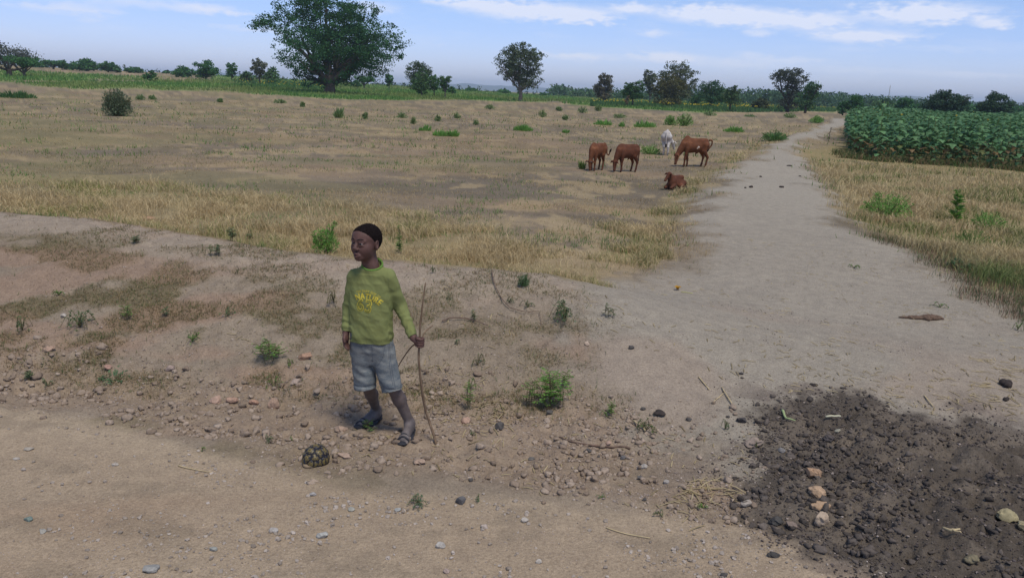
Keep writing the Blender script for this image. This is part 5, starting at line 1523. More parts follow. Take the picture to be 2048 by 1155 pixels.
WEEDS = [
 (651, 505, 56, 60, 'bush', 'bright green leafy shrub behind the bank, left of the boy\'s head', BR1, BR2, 1.6),
 (1770, 436, 98, 50, 'bush', 'broad bright green bush on the right verge beside the path', BR1, BR2, 2.6),
 (1910, 446, 44, 56, 'spike', 'tall thin yellow-green shoot on the right verge', BR1, (.17, .28, .06), 1.6),
 (1975, 458, 60, 36, 'bush', 'leafy green weed toward the right edge of the verge', BR1, BR2, 1.3),
 (1945, 490, 60, 30, 'bush', 'lower bright weed below the yellow-green shoot on the verge', BR1, (.15, .25, .06), 1.0),
 (1548, 282, 52, 20, 'bush', 'round dark green bush where the path narrows', (.07, .18, .05), (.13, .30, .08), 2.4),
 (235, 232, 52, 50, 'bush', 'grey-green twiggy bush alone in the far left field', (.10, .15, .085), (.20, .25, .15), 3.2),
 (30, 196, 76, 15, 'tuft', 'long green strip of weeds at the far left edge of the field', (.06, .15, .05), (.13, .25, .08), 2.6),
 (1046, 262, 44, 15, 'tuft', 'flat wide bright green tuft out in the middle field', BR1, BR2, 2.0),
 (850, 262, 28, 14, 'tuft', 'first of two bright tufts left of centre in the field', BR1, BR2, 1.2),
 (880, 272, 34, 13, 'tuft', 'wider lower bright tuft just right of the first field tuft', BR1, BR2, 1.3),
 (905, 273, 28, 18, 'tuft', 'upright bright tuft at the right end of the field tufts', BR1, BR2, 1.2),
 (1132, 266, 15, 11, 'tuft', 'small bright tuft above and left of the grazing calves', BR1, BR2, .8),
 (1300, 308, 42, 18, 'bush', 'green weed patch beside the pale calf\'s feet', BR1, BR2, 1.2),
 (1164, 338, 12, 20, 'tuft', 'yellow-green tuft left of the leftmost calf', (.12, .2, .05), (.24, .32, .1), .8),
 (1205, 250, 44, 12, 'tuft', 'long low green tuft in the field above the calves', BR1, BR2, 1.6),
 (1243, 254, 12, 12, 'tuft', 'small upright tuft right of the long low one', BR1, BR2, .7),
 (1290, 255, 50, 16, 'tuft', 'broad green tuft in the field behind the pale calf', BR1, BR2, 1.6),
 (1340, 250, 24, 20, 'bush', 'bushy green weed straight beyond the pale calf', BR1, BR2, 1.2),
 (1368, 252, 38, 26, 'bush', 'bushiest green weed beyond the hump of the largest calf', BR1, BR2, 1.4),
 (1467, 264, 46, 14, 'tuft', 'wide green tuft left of the path\'s far bend', BR1, BR2, 1.6),
 (1632, 246, 28, 14, 'bush', 'small green weed beside the far end of the path', BR1, BR2, 1.0),
 (798, 506, 22, 54, 'spike', 'tall slender light green weed in the dry grass right of the boy\'s head', BR1, (.14, .25, .06), 1.5),
 (669, 460, 14, 20, 'bush', 'small twig-like weed behind the bright shrub', BR1, BR2, .6),
 (461, 482, 22, 24, 'seedling', 'bluish seedling at the edge of the dry grass on the left crest', BL1, BL2, 1.4),
 (430, 510, 22, 26, 'seedling', 'dark seedling standing on the pale crest of the bank', BL1, BL2, 1.4),
 (500, 478, 18, 20, 'creep', 'faint green weed right of the two crest seedlings', BL1, BL2, 1.0),
 (272, 486, 20, 18, 'seedling', 'small blue-green sprout near the left crest', BL1, BL2, 1.0),
 (1047, 571, 26, 26, 'bush', 'compact dark green plant on bare soil below the crest', BL1, (.08, .2, .07), 1.1),
 (866, 545, 16, 16, 'creep', 'tiny sprig just under the crest right of the boy', BL1, BL2, .8),
 (1055, 615, 34, 20, 'creep', 'pale green creeping weed right of the thin bare twig', BL1, BL2, 1.2),
 (1018, 606, 30, 16, 'creep', 'blue-green creeping weed at the fork of the bare twig', BL1, (.13, .2, .13), 1.0),
 (1130, 640, 78, 40, 'creep', 'large pale green creeping weed patch in the middle of the slope', BL1, (.13, .21, .08), 3.0),
 (1218, 636, 22, 32, 'seedling', 'faint upright weed at the right end of the slope patch', BL1, BL2, 1.0),
 (955, 730, 34, 30, 'creep', 'small weed tangle on the slope right of the stick', BL1, BL2, 1.3),
 (937, 818, 34, 62, 'seedling', 'bright-leaved seedling on a thin stem right of the stick', BR1, BR2, 1.2),
 (940, 778, 44, 30, 'creep', 'green creeper just above the bright-leaved seedling', BR1, BR2, 1.2),
 (1054, 815, 40, 66, 'seedling', 'green seedling left of the tall leafy group', BR1, BR2, 1.6),
 (1100, 812, 66, 74, 'seedling', 'largest leafy seedling group on the lower slope', BR1, BR2, 3.4),
 (1128, 772, 34, 34, 'seedling', 'green sprig above the largest seedling group', BR1, BR2, 1.4),
 (1224, 828, 28, 32, 'seedling', 'small umbrella-like seedling near the foot of the slope', BR1, BR2, 1.0),
 (1212, 832, 26, 12, 'creep', 'low weed at the foot of the umbrella-like seedling', BR1, BR2, .8),
 (1290, 862, 60, 28, 'creep', 'weedy patch beside the rubble before the dark soil', (.06, .12, .03), (.14, .2, .06), 1.8),
 (1450, 858, 22, 24, 'creep', 'small dark weed at the upper left of the dark soil', BL1, BL2, 1.0),
 (1512, 892, 26, 26, 'creep', 'yellow-green sprigs on the rim of the dark soil', (.1, .15, .04), (.2, .25, .07), .9),
 (1406, 1016, 28, 14, 'creep', 'bright green sprig on straw left of the dark soil', BR1, BR2, 1.2),
 (545, 722, 50, 44, 'seedling', 'bright seedling cluster on the slope left of the boy', BR1, BR2, 2.4),
 (548, 776, 44, 34, 'creep', 'green creeper under the seedling cluster left of the boy', BR1, BR2, 1.4),
 (580, 730, 26, 18, 'creep', 'small green creeper nearest the brown clod left of the boy', BR1, BR2, 1.0),
 (385, 682, 46, 20, 'creep', 'bright green low weed in the middle of the left slope', BR1, (.15, .25, .06), 1.5),
 (118, 590, 26, 10, 'creep', 'lone green sprig high on the bare left slope', BR1, BR2, 1.0),
 (252, 640, 24, 38, 'seedling', 'thin-stemmed seedling on the left slope', BR1, BR2, 1.0),
 (330, 630, 14, 20, 'seedling', 'tiny dark seedling right of the thin-stemmed one', BL1, BL2, .8),
 (455, 632, 46, 20, 'creep', 'blue-green creeper under the matted dry growth', BL1, BL2, 1.2),
 (160, 655, 70, 34, 'creep', 'loose green creeper on the lower left slope', BL1, (.12, .2, .07), 2.0),
 (45, 660, 50, 30, 'creep', 'green creeper near the left edge of the photo', BL1, (.12, .2, .07), 1.6),
 (55, 760, 20, 18, 'seedling', 'small dark sprig in the drain at far left', BL1, BL2, 1.0),
 (96, 770, 34, 14, 'creep', 'dark sprig in the drain, next from the left edge', BL1, BL2, 1.0),
 (225, 762, 70, 12, 'creep', 'thin line of green growth in the drain at left', BL1, BL2, 1.6),
 (735, 858, 30, 26, 'seedling', 'little green weed poking up at the boy\'s right toes', BR1, BR2, 1.2),
 (537, 884, 32, 14, 'creep', 'blue-green sprig on the road edge left of the tortoise', BL1, BL2, 1.0),
 (583, 880, 16, 8, 'creep', 'tiny sprig right next to the blue-green one by the tortoise', BR1, BR2, .6),
 (404, 903, 14, 10, 'creep', 'tiny sprig beside a pale pebble on the left road', BR1, BR2, .6),
 (840, 1010, 60, 24, 'creep', 'wilted blue-green uprooted weed lying on the road', BL1, (.13, .2, .12), 2.0),
 (958, 1002, 22, 16, 'creep', 'small blue-green sprig right of the dark grey stone', BL1, BL2, .9),
 (1203, 994, 30, 8, 'creep', 'flat green leaf sprig on the gravel at centre', BL1, BR2, .8),
 (1325, 1034, 44, 12, 'creep', 'wilted green stalk on the road left of the dark soil', BL1, (.13, .22, .08), .9),
 (945, 870, 18, 14, 'creep', 'small dark sprig by the tan clod right of the stick', BL1, BL2, .8),
 (915, 690, 20, 14, 'creep', 'low grey-green sprig right of the boy\'s fist', BL1, BL2, .8),
 (800, 815, 22, 28, 'creep', 'green weed half hidden behind the boy\'s left calf', BR1, BR2, 1.0),
 (668, 605, 40, 30, 'creep', 'brownish green weed left of the boy\'s right sleeve', (.1, .12, .05), (.2, .2, .08), 1.4),
 (950, 640, 20, 22, 'seedling', 'faint sprout above the bare branch on the slope', BL1, BL2, .8),
 (900, 600, 22, 18, 'creep', 'small clump level with the top of the stick', BL1, BL2, .8),
 (1708, 536, 32, 8, 'creep', 'wilted green leaves dropped on the path', BL1, BR2, .9),
 (1925, 540, 84, 20, 'creep', 'fallen green leafy stems at the right edge of the path', (.04, .1, .045), (.1, .18, .08), 2.2),
 (1880, 615, 44, 10, 'creep', 'little green litter above the brown hide scrap', BL1, BR2, .8),
 (2035, 660, 30, 18, 'creep', 'green sprig at the right edge below the verge', BR1, BR2, .9),
 (1222, 285, 9, 26, 'spike', 'thin dark weed stalk left of the near sunflower corner', (.08, .06, .04), (.14, .12, .07), .8) if False else (1657, 282, 9, 24, 'spike', 'thin reddish weed stalk left of the near sunflower corner', (.08, .06, .04), (.14, .12, .07), .8),
]
for a in [(281, 200, 16, 10, 'small round weed right of the grey-green twiggy bush'), (305, 200, 14, 9, 'second small weed right of the twiggy bush'), (440, 205, 12, 9, 'lone dark tuft in the left-centre field'),
          (560, 207, 26, 9, 'wide tuft in the field below the left of the large tree'), (605, 214, 10, 10, 'small upright tuft below the large tree'), (678, 236, 16, 26, 'taller pale weed below the large tree'),
          (730, 238, 12, 14, 'grey-green weed right of the pale one below the large tree'), (805, 236, 22, 12, 'round tuft below the descending row of trees'), (827, 248, 14, 14, 'tuft just above the field\'s first bright pair'),
          (875, 243, 14, 14, 'thin weed above the right of the bright pair'), (914, 237, 16, 12, 'tuft in open field left of the lone round tree'), (952, 250, 12, 12, 'pale weed below left of the lone round tree'),
          (980, 218, 22, 10, 'green tuft near the foot of the lone round tree'), (1085, 234, 18, 14, 'round tuft below right of the lone round tree'), (1118, 222, 14, 9, 'small tuft right of the lone round tree'),
          (1165, 226, 24, 14, 'grey-green bushy weed below the dusty brownish tree'), (1196, 222, 16, 14, 'dark weed under the dusty brownish tree'), (1420, 232, 28, 9, 'low tuft before the distant crop'), (1500, 234, 26, 9, 'low tuft by the small olive bush-tree'),
          (1580, 236, 26, 10, 'bright tuft near where the path vanishes'), (1240, 236, 30, 9, 'long low tuft in the field right of the sapling'), (1130, 240, 12, 10, 'dot-like tuft left of the long low field tufts')]:
    WEEDS.append((a[0], a[1], a[2], a[3], 'bush' if a[0] % 3 else 'tuft', a[4], (.13, .22, .08), (.26, .36, .14), .5))
for (px, py, w, h, kd, lab, c1, c2, dn) in WEEDS:
    if not kd: continue
    nm = {'bush': 'shrub', 'tuft': 'grass_tuft', 'seedling': 'seedling', 'spike': 'weed', 'creep': 'creeping_weed'}[kd]
    weed(px, py, w, h, kd, lab, c1, c2, nm, dn, cat={'bush': 'shrub', 'tuft': 'tuft', 'seedling': 'seedling', 'spike': 'weed', 'creep': 'weed'}[kd])
# dark reddish low weeds at the far right verge edge, thin stalks nobody would count
P = scatter(9000, (22, 40), (9, 16), lambda x, y: sstep(polyd(VERGE, x, y) + 1.1 * fbm(x * 1.5, y * 1.5, 171, 4, .6), .25, .7) * (1 - .8 * sstep(polyd(VERGE, x, y), .5, 1.2)) * .9, 45)
if len(P): blades('verge_weeds', P, .04 + .09 * g.random(len(P)), .005, np.where(g.random((len(P), 1)) < .45, vary(len(P), (.07, .11, .06), (.15, .19, .09), g), vary(len(P), (.17, .10, .07), (.33, .21, .14), g)), .3, 46, 'thin dark weedy stalks at the lower right verge', 'weeds')
# scattered green leaves-and-sprigs over the slope and middle field
P = scatter(11000, (-42, 30), (1.5, 14), lambda x, y: W_(x, y)['field'] * sstep(fbm(x / 1.3, y / 1.0, 181, 4, .6), .58, .67) * (.5 + .5 * sstep(np.hypot(x, y), 14, 30)), 47)
r = np.hypot(P[:, 0], P[:, 1])
blades('field_sprigs', P, (.04 + .07 * g.random(len(P))) * (1 + sstep(r, 14, 40) * 1.4), np.maximum(.006, r * .0011), vary(len(P), (.10, .17, .05), (.23, .31, .11), g), .7, 48, 'scattered green sprigs over the open field', 'sprigs', segs=1)

# ------------------------------------------------------------------ sunflowers
def heart_leaf(P, az, L_, droop, g):
    """a broad drooping leaf with a folded midrib, 7 outline points"""
    d = np.array([math.cos(az), math.sin(az), 0.0]); s = np.array([-d[1], d[0], 0.0])
    out = []
    prof = [(0, .0), (.02, .30), (.28, .46), (.62, .32), (1.0, 0)]
    def pt(u, v):
        z = -droop * u * u * L_ + .15 * u * L_ - abs(v) * .16 * L_
        return P + d * (u * L_ * (1 - .25 * droop)) + s * v * L_ + np.array([0, 0, z])
    mid = [pt(u, 0) for u in (0, .28, .62, 1.0)]
    lf = [pt(u, -v) for u, v in prof[1:4]]; rt = [pt(u, v) for u, v in prof[1:4]]
    V = np.array(mid + lf + rt)
    F = [[0, 1, 4], [4, 1, 5], [1, 2, 6], [1, 6, 5], [2, 3, 6], [0, 7, 1], [7, 8, 1], [1, 8, 9], [1, 9, 2], [2, 9, 3]]
    return V, np.array(F)
SFL = Mat('sunflower_leaf', .6, .3)
_r = SFL.N('ShaderNodeObjectInfo'); _n = SFL.noise(6, 3)
_c = SFL.mix(1.0, SFL.attr(), SFL.ramp(_n, [(.3, (.85, .85, .85)), (.7, (1.15, 1.15, 1.1))]), 'MULTIPLY')
SFL.leafy(_c, .22); SFL = SFL.m
STEMG = simple('sunflower_stem', (.12, .16, .06), .8, .2, 20, 0)
PETAL = simple('petal', (.62, .40, .02), .8, .15, 30, 0)
SEED = simple('seed_disc', (.05, .03, .015), .9, .3, 60, .5)
def leaf_tone(g, low):
    base = np.array([.062, .15, .066]) if g.random() < .5 else np.array([.11, .23, .095])
    if low and g.random() < .35: base = np.array([.20, .13, .06]) if g.random() < .5 else np.array([.13, .15, .05])
    return base * g.uniform(.8, 1.2)
def sunflower(seed, H, head, parts=True, lscale=1.0):
    g = np.random.default_rng(seed)
    root = empty('sunflower', (0, 0, 0))
    c = smooth_line([[0, 0, -.02], [g.normal(0, .02), g.normal(0, .02), H * .5], [g.normal(0, .04), g.normal(0, .04), H]], 4)
    nl = 22; ang = g.uniform(0, 6.28); Vs, Fs, Cs, b = [], [], [], 0
    for k in range(nl):
        t = .16 + .84 * k / (nl - 1); ang += 2.4 + g.normal(0, .2)
        p = np.array([np.interp(t, np.linspace(0, 1, len(c)), c[:, q]) for q in range(3)])
        L_ = lscale * np.interp(t, [.1, .45, .8, 1], [.18, .28, .26, .13]) * g.uniform(.85, 1.15)
        st = p + np.array([math.cos(ang), math.sin(ang), .5]) * .07
        V, F = heart_leaf(st, ang, L_, g.uniform(.35, .9), g)
        col = np.tile(leaf_tone(g, t < .45), (len(V), 1))
        if parts: mk('leaf', V, F, SFL, root, col=col, smooth=False)
        else: Vs.append(V); Fs.append(F + b); Cs.append(col); b += len(V)
    if not parts: mk('foliage', np.vstack(Vs), np.vstack(Fs), SFL, root, col=np.vstack(Cs), smooth=False)
    tubes('stem', [(c, [.016, .013, .008])], STEMG, root, 5)
    if head:
        q = c[-1] + [0, 0, .02]; a = g.uniform(3.6, 5.2); n_ = np.array([math.cos(a) * .8, math.sin(a) * .8, .45]); n_ /= np.linalg.norm(n_)
        s = np.cross(n_, [0, 0, 1.]); s /= np.linalg.norm(s); u = np.cross(s, n_)
        th = np.linspace(0, 2 * np.pi, 17)[:-1]
        V = [q + n_ * .02]; V += [q + (s * math.cos(t) + u * math.sin(t)) * .06 for t in th]
        V += [q - n_ * .02 + (s * math.cos(t) + u * math.sin(t)) * .05 for t in th]; V.append(q - n_ * .03)
        F3 = [[0, 1 + k, 1 + (k + 1) % 16] for k in range(16)] + [[33, 17 + (k + 1) % 16, 17 + k] for k in range(16)]; F4 = [[1 + k, 17 + k, 17 + (k + 1) % 16, 1 + (k + 1) % 16] for k in range(16)]
        h = mk('flower_head', np.array(V), [np.array(F3), np.array(F4)], SEED, root)
        V = []; F = []
        for k, t in enumerate(th):
            for o in (0, .2):
                e = s * math.cos(t + o) + u * math.sin(t + o); e2 = s * math.cos(t + o + .16) + u * math.sin(t + o + .16); e3 = s * math.cos(t + o - .16) + u * math.sin(t + o - .16)
                b0 = len(V); V += [q + e * .055, q + e2 * .09 + n_ * .01, q + e * .135 - n_ * .01, q + e3 * .09 + n_ * .01]; F.append([b0, b0 + 1, b0 + 2, b0 + 3])
        mk('petals', np.array(V), np.array(F), PETAL, h, smooth=False)
    return root
def plant_sunflowers():
    g = np.random.default_rng(77)
    xs, ys = np.meshgrid(np.arange(8, 60, .62), np.arange(15, 66, .62))
    x = (xs + g.uniform(-.2, .2, xs.shape)).ravel(); y = (ys + g.uniform(-.2, .2, xs.shape)).ravel()
    d = polyd(SUNFL, x, y); az = np.degrees(np.arctan2(x, y))
    k = (d > .1) & (az < 36); x, y, d = x[k], y[k], d[k]
    r = np.hypot(x, y)
    rank = d + (r - r.min()) * .18                      # closeness to the open edge
    vis = np.degrees(np.arctan2(x, y)) < 34
    order = np.argsort(np.where(vis, rank, 1e9))
    A = [sunflower(100 + i, 1.55 + .1 * (i % 3), i in (1,)) for i in range(4)]
    B = [sunflower(200 + i, 1.42 + .12 * (i % 4), False, parts=False, lscale=1.05) for i in range(6)]
    grp = 'sunflower plants along the edge of the field'
    n1, n2 = 56, 300
    used = set()
    for j, i in enumerate(order[:n2]):
        if j < n1: src = A[0 if j % 7 else 1] if False else A[(0, 2, 3)[j % 3]]
        else: src = B[j % 6 if j % 9 == 2 else (0, 1, 3, 4, 5)[j % 5]]
        if src.name in used: o = copy_tree(src)
        else: o = src; used.add(src.name)
        o.location = (x[i], y[i], Z(x[i], y[i])); o.rotation_euler = (g.normal(0, .05), g.normal(0, .05), g.uniform(0, 6.28))
        sc = g.uniform(.68, 1.04); o.scale = (sc, sc, sc)
        tag(o, 'leafy green sunflower plant standing in the edge of the field right of the path', 'sunflower', grp)
    for q in A + B:
        if q.name not in used:
            for ch in list(q.children):
                for c2 in list(ch.children): bpy.data.objects.remove(c2)
                bpy.data.objects.remove(ch)
            bpy.data.objects.remove(q)
    # one tall one stands out above the rest
    t = sunflower(333, 2.25, False); p = G(1757, 300); t.location = p; t.scale = (1.12, 1.12, 1.12)
    p = onplane(1700, 322); dd = ray(1765, 250); az = math.atan2(dd[0], dd[1]); D = 31.0
    t.location = (D * math.sin(az), D * math.cos(az), Z(D * math.sin(az), D * math.cos(az)))
    hh = ray(1765, 204); want = CAM_H + D * hh[2] / math.hypot(hh[0], hh[1]) - t.location[2]
    t.scale = (want / 2.25 * 1.02,) * 3
    tag(t, 'pale tall sunflower plant rising above all others near the field corner', 'sunflower')
    # the rest of the crop reads as one mass
    rest = order[n2:]; rest = rest[np.isfinite(rank[rest])]
    ex, ey = np.meshgrid(np.arange(12, 150, 1.15), np.arange(30, 220, 1.15))
    ex = (ex + g.uniform(-.5, .5, ex.shape)).ravel(); ey = (ey + g.uniform(-.5, .5, ey.shape)).ravel()
    far = (polyd(SUNFL, ex, ey) > 0) & (np.hypot(ex, ey) > 60) & (np.degrees(np.arctan2(ex, ey)) < 36)
    X = np.concatenate([x[rest], ex[far]]); Y = np.concatenate([y[rest], ey[far]]); Zt = terrain(X, Y); n = len(X)
    R_ = np.hypot(X, Y)
    per = 9; sz = np.repeat(np.maximum(.24, R_ * .004), per)
    H = np.repeat(g.uniform(1.1, 1.5, n), per)
    P_ = np.stack([np.repeat(X, per) + g.normal(0, .12, n * per), np.repeat(Y, per) + g.normal(0, .12, n * per), np.repeat(Zt, per) + H * g.uniform(.5, 1.0, n * per)], 1)
    a = g.uniform(0, 6.28, n * per); D_ = np.stack([np.cos(a), np.sin(a), g.uniform(-.5, .25, n * per)], 1)
    V, F, c = leaf_arrays(P_, D_, sz * g.uniform(.8, 1.2, n * per), sz * .42, vary(n * per, (.058, .145, .06), (.125, .24, .10), g), g, .1)
    o = mk('sunflower_crop', V, F, SFL, col=c, smooth=False); tag(o, 'dense mass of sunflower plants filling the field on the right', 'sunflower crop', kind='stuff')
    q = g.random(n) < .0015; Q = np.stack([X[q], Y[q], Zt[q] + 1.42], 1)
    V, F, m = leaf_cloud(Q, np.full(len(Q), .05), 6, .11, g)
    o = mk('sunflower_heads', V, F, LEAFM, col=np.repeat(vary(m, (.6, .4, .03), (.75, .55, .06), g), 4, axis=0), smooth=False); tag(o, 'a few open yellow flower heads over the sunflower crop', 'flower heads', kind='stuff')
plant_sunflowers()
# low tangle and dead lower leaves along the crop's edge
P = scatter(9000, (18, 40), (3.2, 6.2), lambda x, y: sstep(polyd(SUNFL, x, y), -.6, .2) * (1 - sstep(polyd(SUNFL, x, y), .8, 1.6)) * sstep(fbm(x / .7, y / .7, 191, 3), .35, .5), 49)
k = g.random((len(P), 1)) < .5
blades('crop_edge_growth', P, .08 + .26 * g.random(len(P)), .025, np.where(k, vary(len(P), (.06, .12, .04), (.14, .2, .07), g), vary(len(P), (.2, .14, .07), (.34, .26, .14), g)), .5, 50, 'tangled low growth at the foot of the sunflower crop', 'undergrowth')

# ------------------------------------------------------------------ stones, clods, gravel
def ico(sub):
    bm = bmesh.new(); bmesh.ops.create_icosphere(bm, subdivisions=sub, radius=1)
    V = np.array([v.co[:] for v in bm.verts]); F = np.array([[v.index for v in f.verts] for f in bm.faces]); bm.free(); return V, F
ICO1, ICO2, ICO3 = ico(1), ico(2), ico(4)
STONE = Mat('stone', .95, .15)
_nf = STONE.noise(70, 6, .7)
STONE.base(STONE.mix(1.0, STONE.attr(), STONE.ramp(_nf, [(.3, (.72, .72, .72)), (.55, (1, 1, 1)), (.75, (1.22, 1.2, 1.17))]), 'MULTIPLY')); STONE.bump(_nf, .6, .006); STONE = STONE.m
def stones(name, P, size, col, base, label, cat, seed=0, flat=.6, sink=.4, rough=.45, smooth=False):
    g = np.random.default_rng(seed); n = len(P); Vb, Fb = base; m = len(Vb); nv = 14
    var = []
    for k in range(nv):
        d = 1 + rough * (n3(Vb * 1.7 + k * 9.1, k) - .5) * 2 + rough * .6 * (n3(Vb * 4 + k * 3.3, k + 40) - .5) * 2
        # a few chopped faces make them angular
        v = Vb * d[:, None]
        for _ in range(6):
            nn = g.normal(0, 1, 3); nn /= np.linalg.norm(nn); h = v @ nn; v = v - np.outer(np.maximum(h - .62, 0), nn)
        var.append(v)
    var = np.array(var)[g.integers(0, nv, n)]
    a = g.uniform(0, 6.28, n); ca, sa = np.cos(a)[:, None], np.sin(a)[:, None]
    sx = g.uniform(.75, 1.25, n)[:, None]; sz = (flat * g.uniform(.7, 1.3, n))[:, None]
    s = np.broadcast_to(size, n)[:, None]
    X = var[:, :, 0] * sx; Y = var[:, :, 1]; Zz = var[:, :, 2] * sz
    V = np.stack([(X * ca - Y * sa) * s, (X * sa + Y * ca) * s, Zz * s], -1) + P[:, None, :] + np.stack([0 * s, 0 * s, s * (sz - sink * 1.0) * .8], -1)
    F = (Fb[None] + (np.arange(n) * m)[:, None, None]).reshape(-1, 3)
    o = mk(name, V.reshape(-1, 3), F, STONE, col=np.repeat(col, m, axis=0), smooth=smooth)
    tag(o, label, cat, kind='stuff'); return o
def W2(key): return lambda x, y: W_(x, y)[key]
g = np.random.default_rng(55)
P = scatter(6500, (-44, 44), (15, 40), lambda x, y: W_(x, y)['road'] * (.12 + .88 * sstep(fbm(x / .55, y / .35, 201, 4, .6), .47, .62)) * np.interp(x, [-3, -1, 0, 2], [.5, .8, 1, 1]) * (1 - W_(x, y)['dark']), 61)
stones('road_gravel', P, .0030 + .0105 * g.random(len(P)) ** 3.2, vary(len(P), (.25, .205, .165), (.45, .385, .33), g), ICO2, 'loose pale gravel on the dirt road', 'gravel', 62, .7, .35, .5)
P = scatter(9000, (-44, 44), (15, 40), lambda x, y: W_(x, y)['road'] * (.25 + .75 * sstep(fbm(x / .7, y / .5, 205, 4, .6), .44, .6)) * (1 - W_(x, y)['dark']), 63)
stones('road_grit', P, .0018 + .0034 * g.random(len(P)) ** 1.5, vary(len(P), (.30, .23, .175), (.44, .36, .30), g), ICO1, 'fine grit on the dirt road', 'grit', 64)
P = scatter(6200, (-44, 22), (14, 33), lambda x, y: np.clip(rubble_w(x, y), 0, 1) * (.18 + .82 * sstep(fbm(x / .45, y / .3, 211, 4, .6), .44, .6)) * (1 - W_(x, y)['dark']), 65)
stones('rubble', P, (.0038 + .026 * g.random(len(P)) ** 6) * np.interp(P[:, 0], [-1, .3], [1.1, .85]), vary(len(P), (.235, .175, .13), (.375, .295, .23), g), ICO2, 'reddish clods and rubble at the foot of the bank', 'rubble', 66, .72, .5, .9, smooth=True)
P = scatter(9000, (-44, 26), (11, 30), lambda x, y: np.clip(rubble_w(x, y) + W_(x, y)['bank'] * .55, 0, 1) * (.12 + .88 * sstep(fbm(x / .6, y / .35, 213, 4, .6), .46, .62)) * (1 - W_(x, y)['dark']), 67)
stones('bank_gravel', P, .0024 + .0075 * g.random(len(P)) ** 2.8, vary(len(P), (.20, .155, .13), (.47, .39, .33), g), ICO1, 'small stones and soil crumbs over the bank', 'gravel', 68, .7, .5, .6)
P = scatter(3400, (-2, 44), (11, 34), lambda x, y: W_(x, y)['path'] * (1 - W_(x, y)['dark']) * (1 - W_(x, y)['road']) * (.06 + .9 * sstep(fbm(x / .8, y / .5, 215, 4, .6), .54, .66)), 69)
kd = (g.random(len(P)) < .3)[:, None]
stones('path_crumbs', P, .0022 + .0055 * g.random(len(P)) ** 2.4, np.where(kd, vary(len(P), (.09, .07, .06), (.16, .13, .11), g), vary(len(P), (.33, .27, .23), (.48, .41, .36), g)), ICO1, 'small crumbs and pebbles on the trodden path', 'gravel', 70)
P = scatter(9500, (8, 46), (17, 40), lambda x, y: W_(x, y)['dark'] * (.2 + .8 * sstep(fbm(x / .4, y / .3, 217, 4, .6), .40, .56)), 71)
stones('dark_clods', P, (.0045 + .023 * g.random(len(P)) ** 6.5) * np.interp(P[:, 0], [.8, 1.6, 3], [1.1, 1, .7]), vary(len(P), (.068, .057, .050), (.145, .12, .103), g), ICO2, 'dark crumbly clods heaped over the dug soil', 'clods', 72, .75, .5, .9, smooth=True)
P = scatter(9000, (6, 46), (16, 40), lambda x, y: sstep(polyd(DARK, x, y), -.30, .05) * (.3 + .7 * sstep(fbm(x / .3, y / .3, 219, 4, .6), .4, .6)), 73)
kd = (g.random(len(P)) < .12)[:, None]
stones('dark_crumbs', P, .003 + .007 * g.random(len(P)) ** 2, np.where(kd, vary(len(P), (.22, .17, .14), (.36, .30, .26), g), vary(len(P), (.055, .046, .044), (.13, .105, .095), g)), ICO1, 'fine dark crumbs on and round the dug soil', 'crumbs', 74, .7, .3, .4)

def stone(px, py, wpx, hpx, col, label, name='stone', cat='stone', seed=None, rough=.35, rot=0, dz=0.0):
    g = np.random.default_rng(seed or int(px + py * 3)); p = np.array(G(px, py)); r = math.hypot(math.hypot(p[0], p[1]), CAM_H)
    s = r / FPX; V, F = ICO3
    crumb = name == 'clod' or 'rock' in label
    d = 1 + rough * (n3(V * 1.3 + px, 3) - .5) * 2 + (.75 if crumb else .3) * rough * (n3(V * 3.1 + py, 5) - .5) * 2 + (.55 if crumb else .12) * rough * (n3(V * 8, 8) - .5) * 2
    v = V * d[:, None]
    for _ in range(6):
        nn = g.normal(0, 1, 3); nn /= np.linalg.norm(nn); h = v @ nn; v = v - np.outer(np.maximum(h - .72, 0), nn)
    w = wpx * s / 2 * .92; h = hpx * s / 2 * .85
    v = v / np.abs(v).max(0)
    v = v * [w, max(w * .75, h * .6), h]; v[:, 2] += h * (.45 if crumb else .5) + dz
    c = np.array(col) * (1 + .0 * v[:, :1])
    o = mk(name, v, F, STONE, col=np.array(col)[None] * (.82 + .4 * n3(V * 2.2 + py, 9))[:, None], loc=Vector(p)); o.rotation_euler = (g.normal(0, .1), g.normal(0, .1), g.normal(0, .15))
    tag(o, label, cat); return o
DK, GR, TN, RD, WH = (.10, .09, .083), (.26, .25, .23), (.40, .29, .19), (.36, .24, .175), (.42, .375, .325)
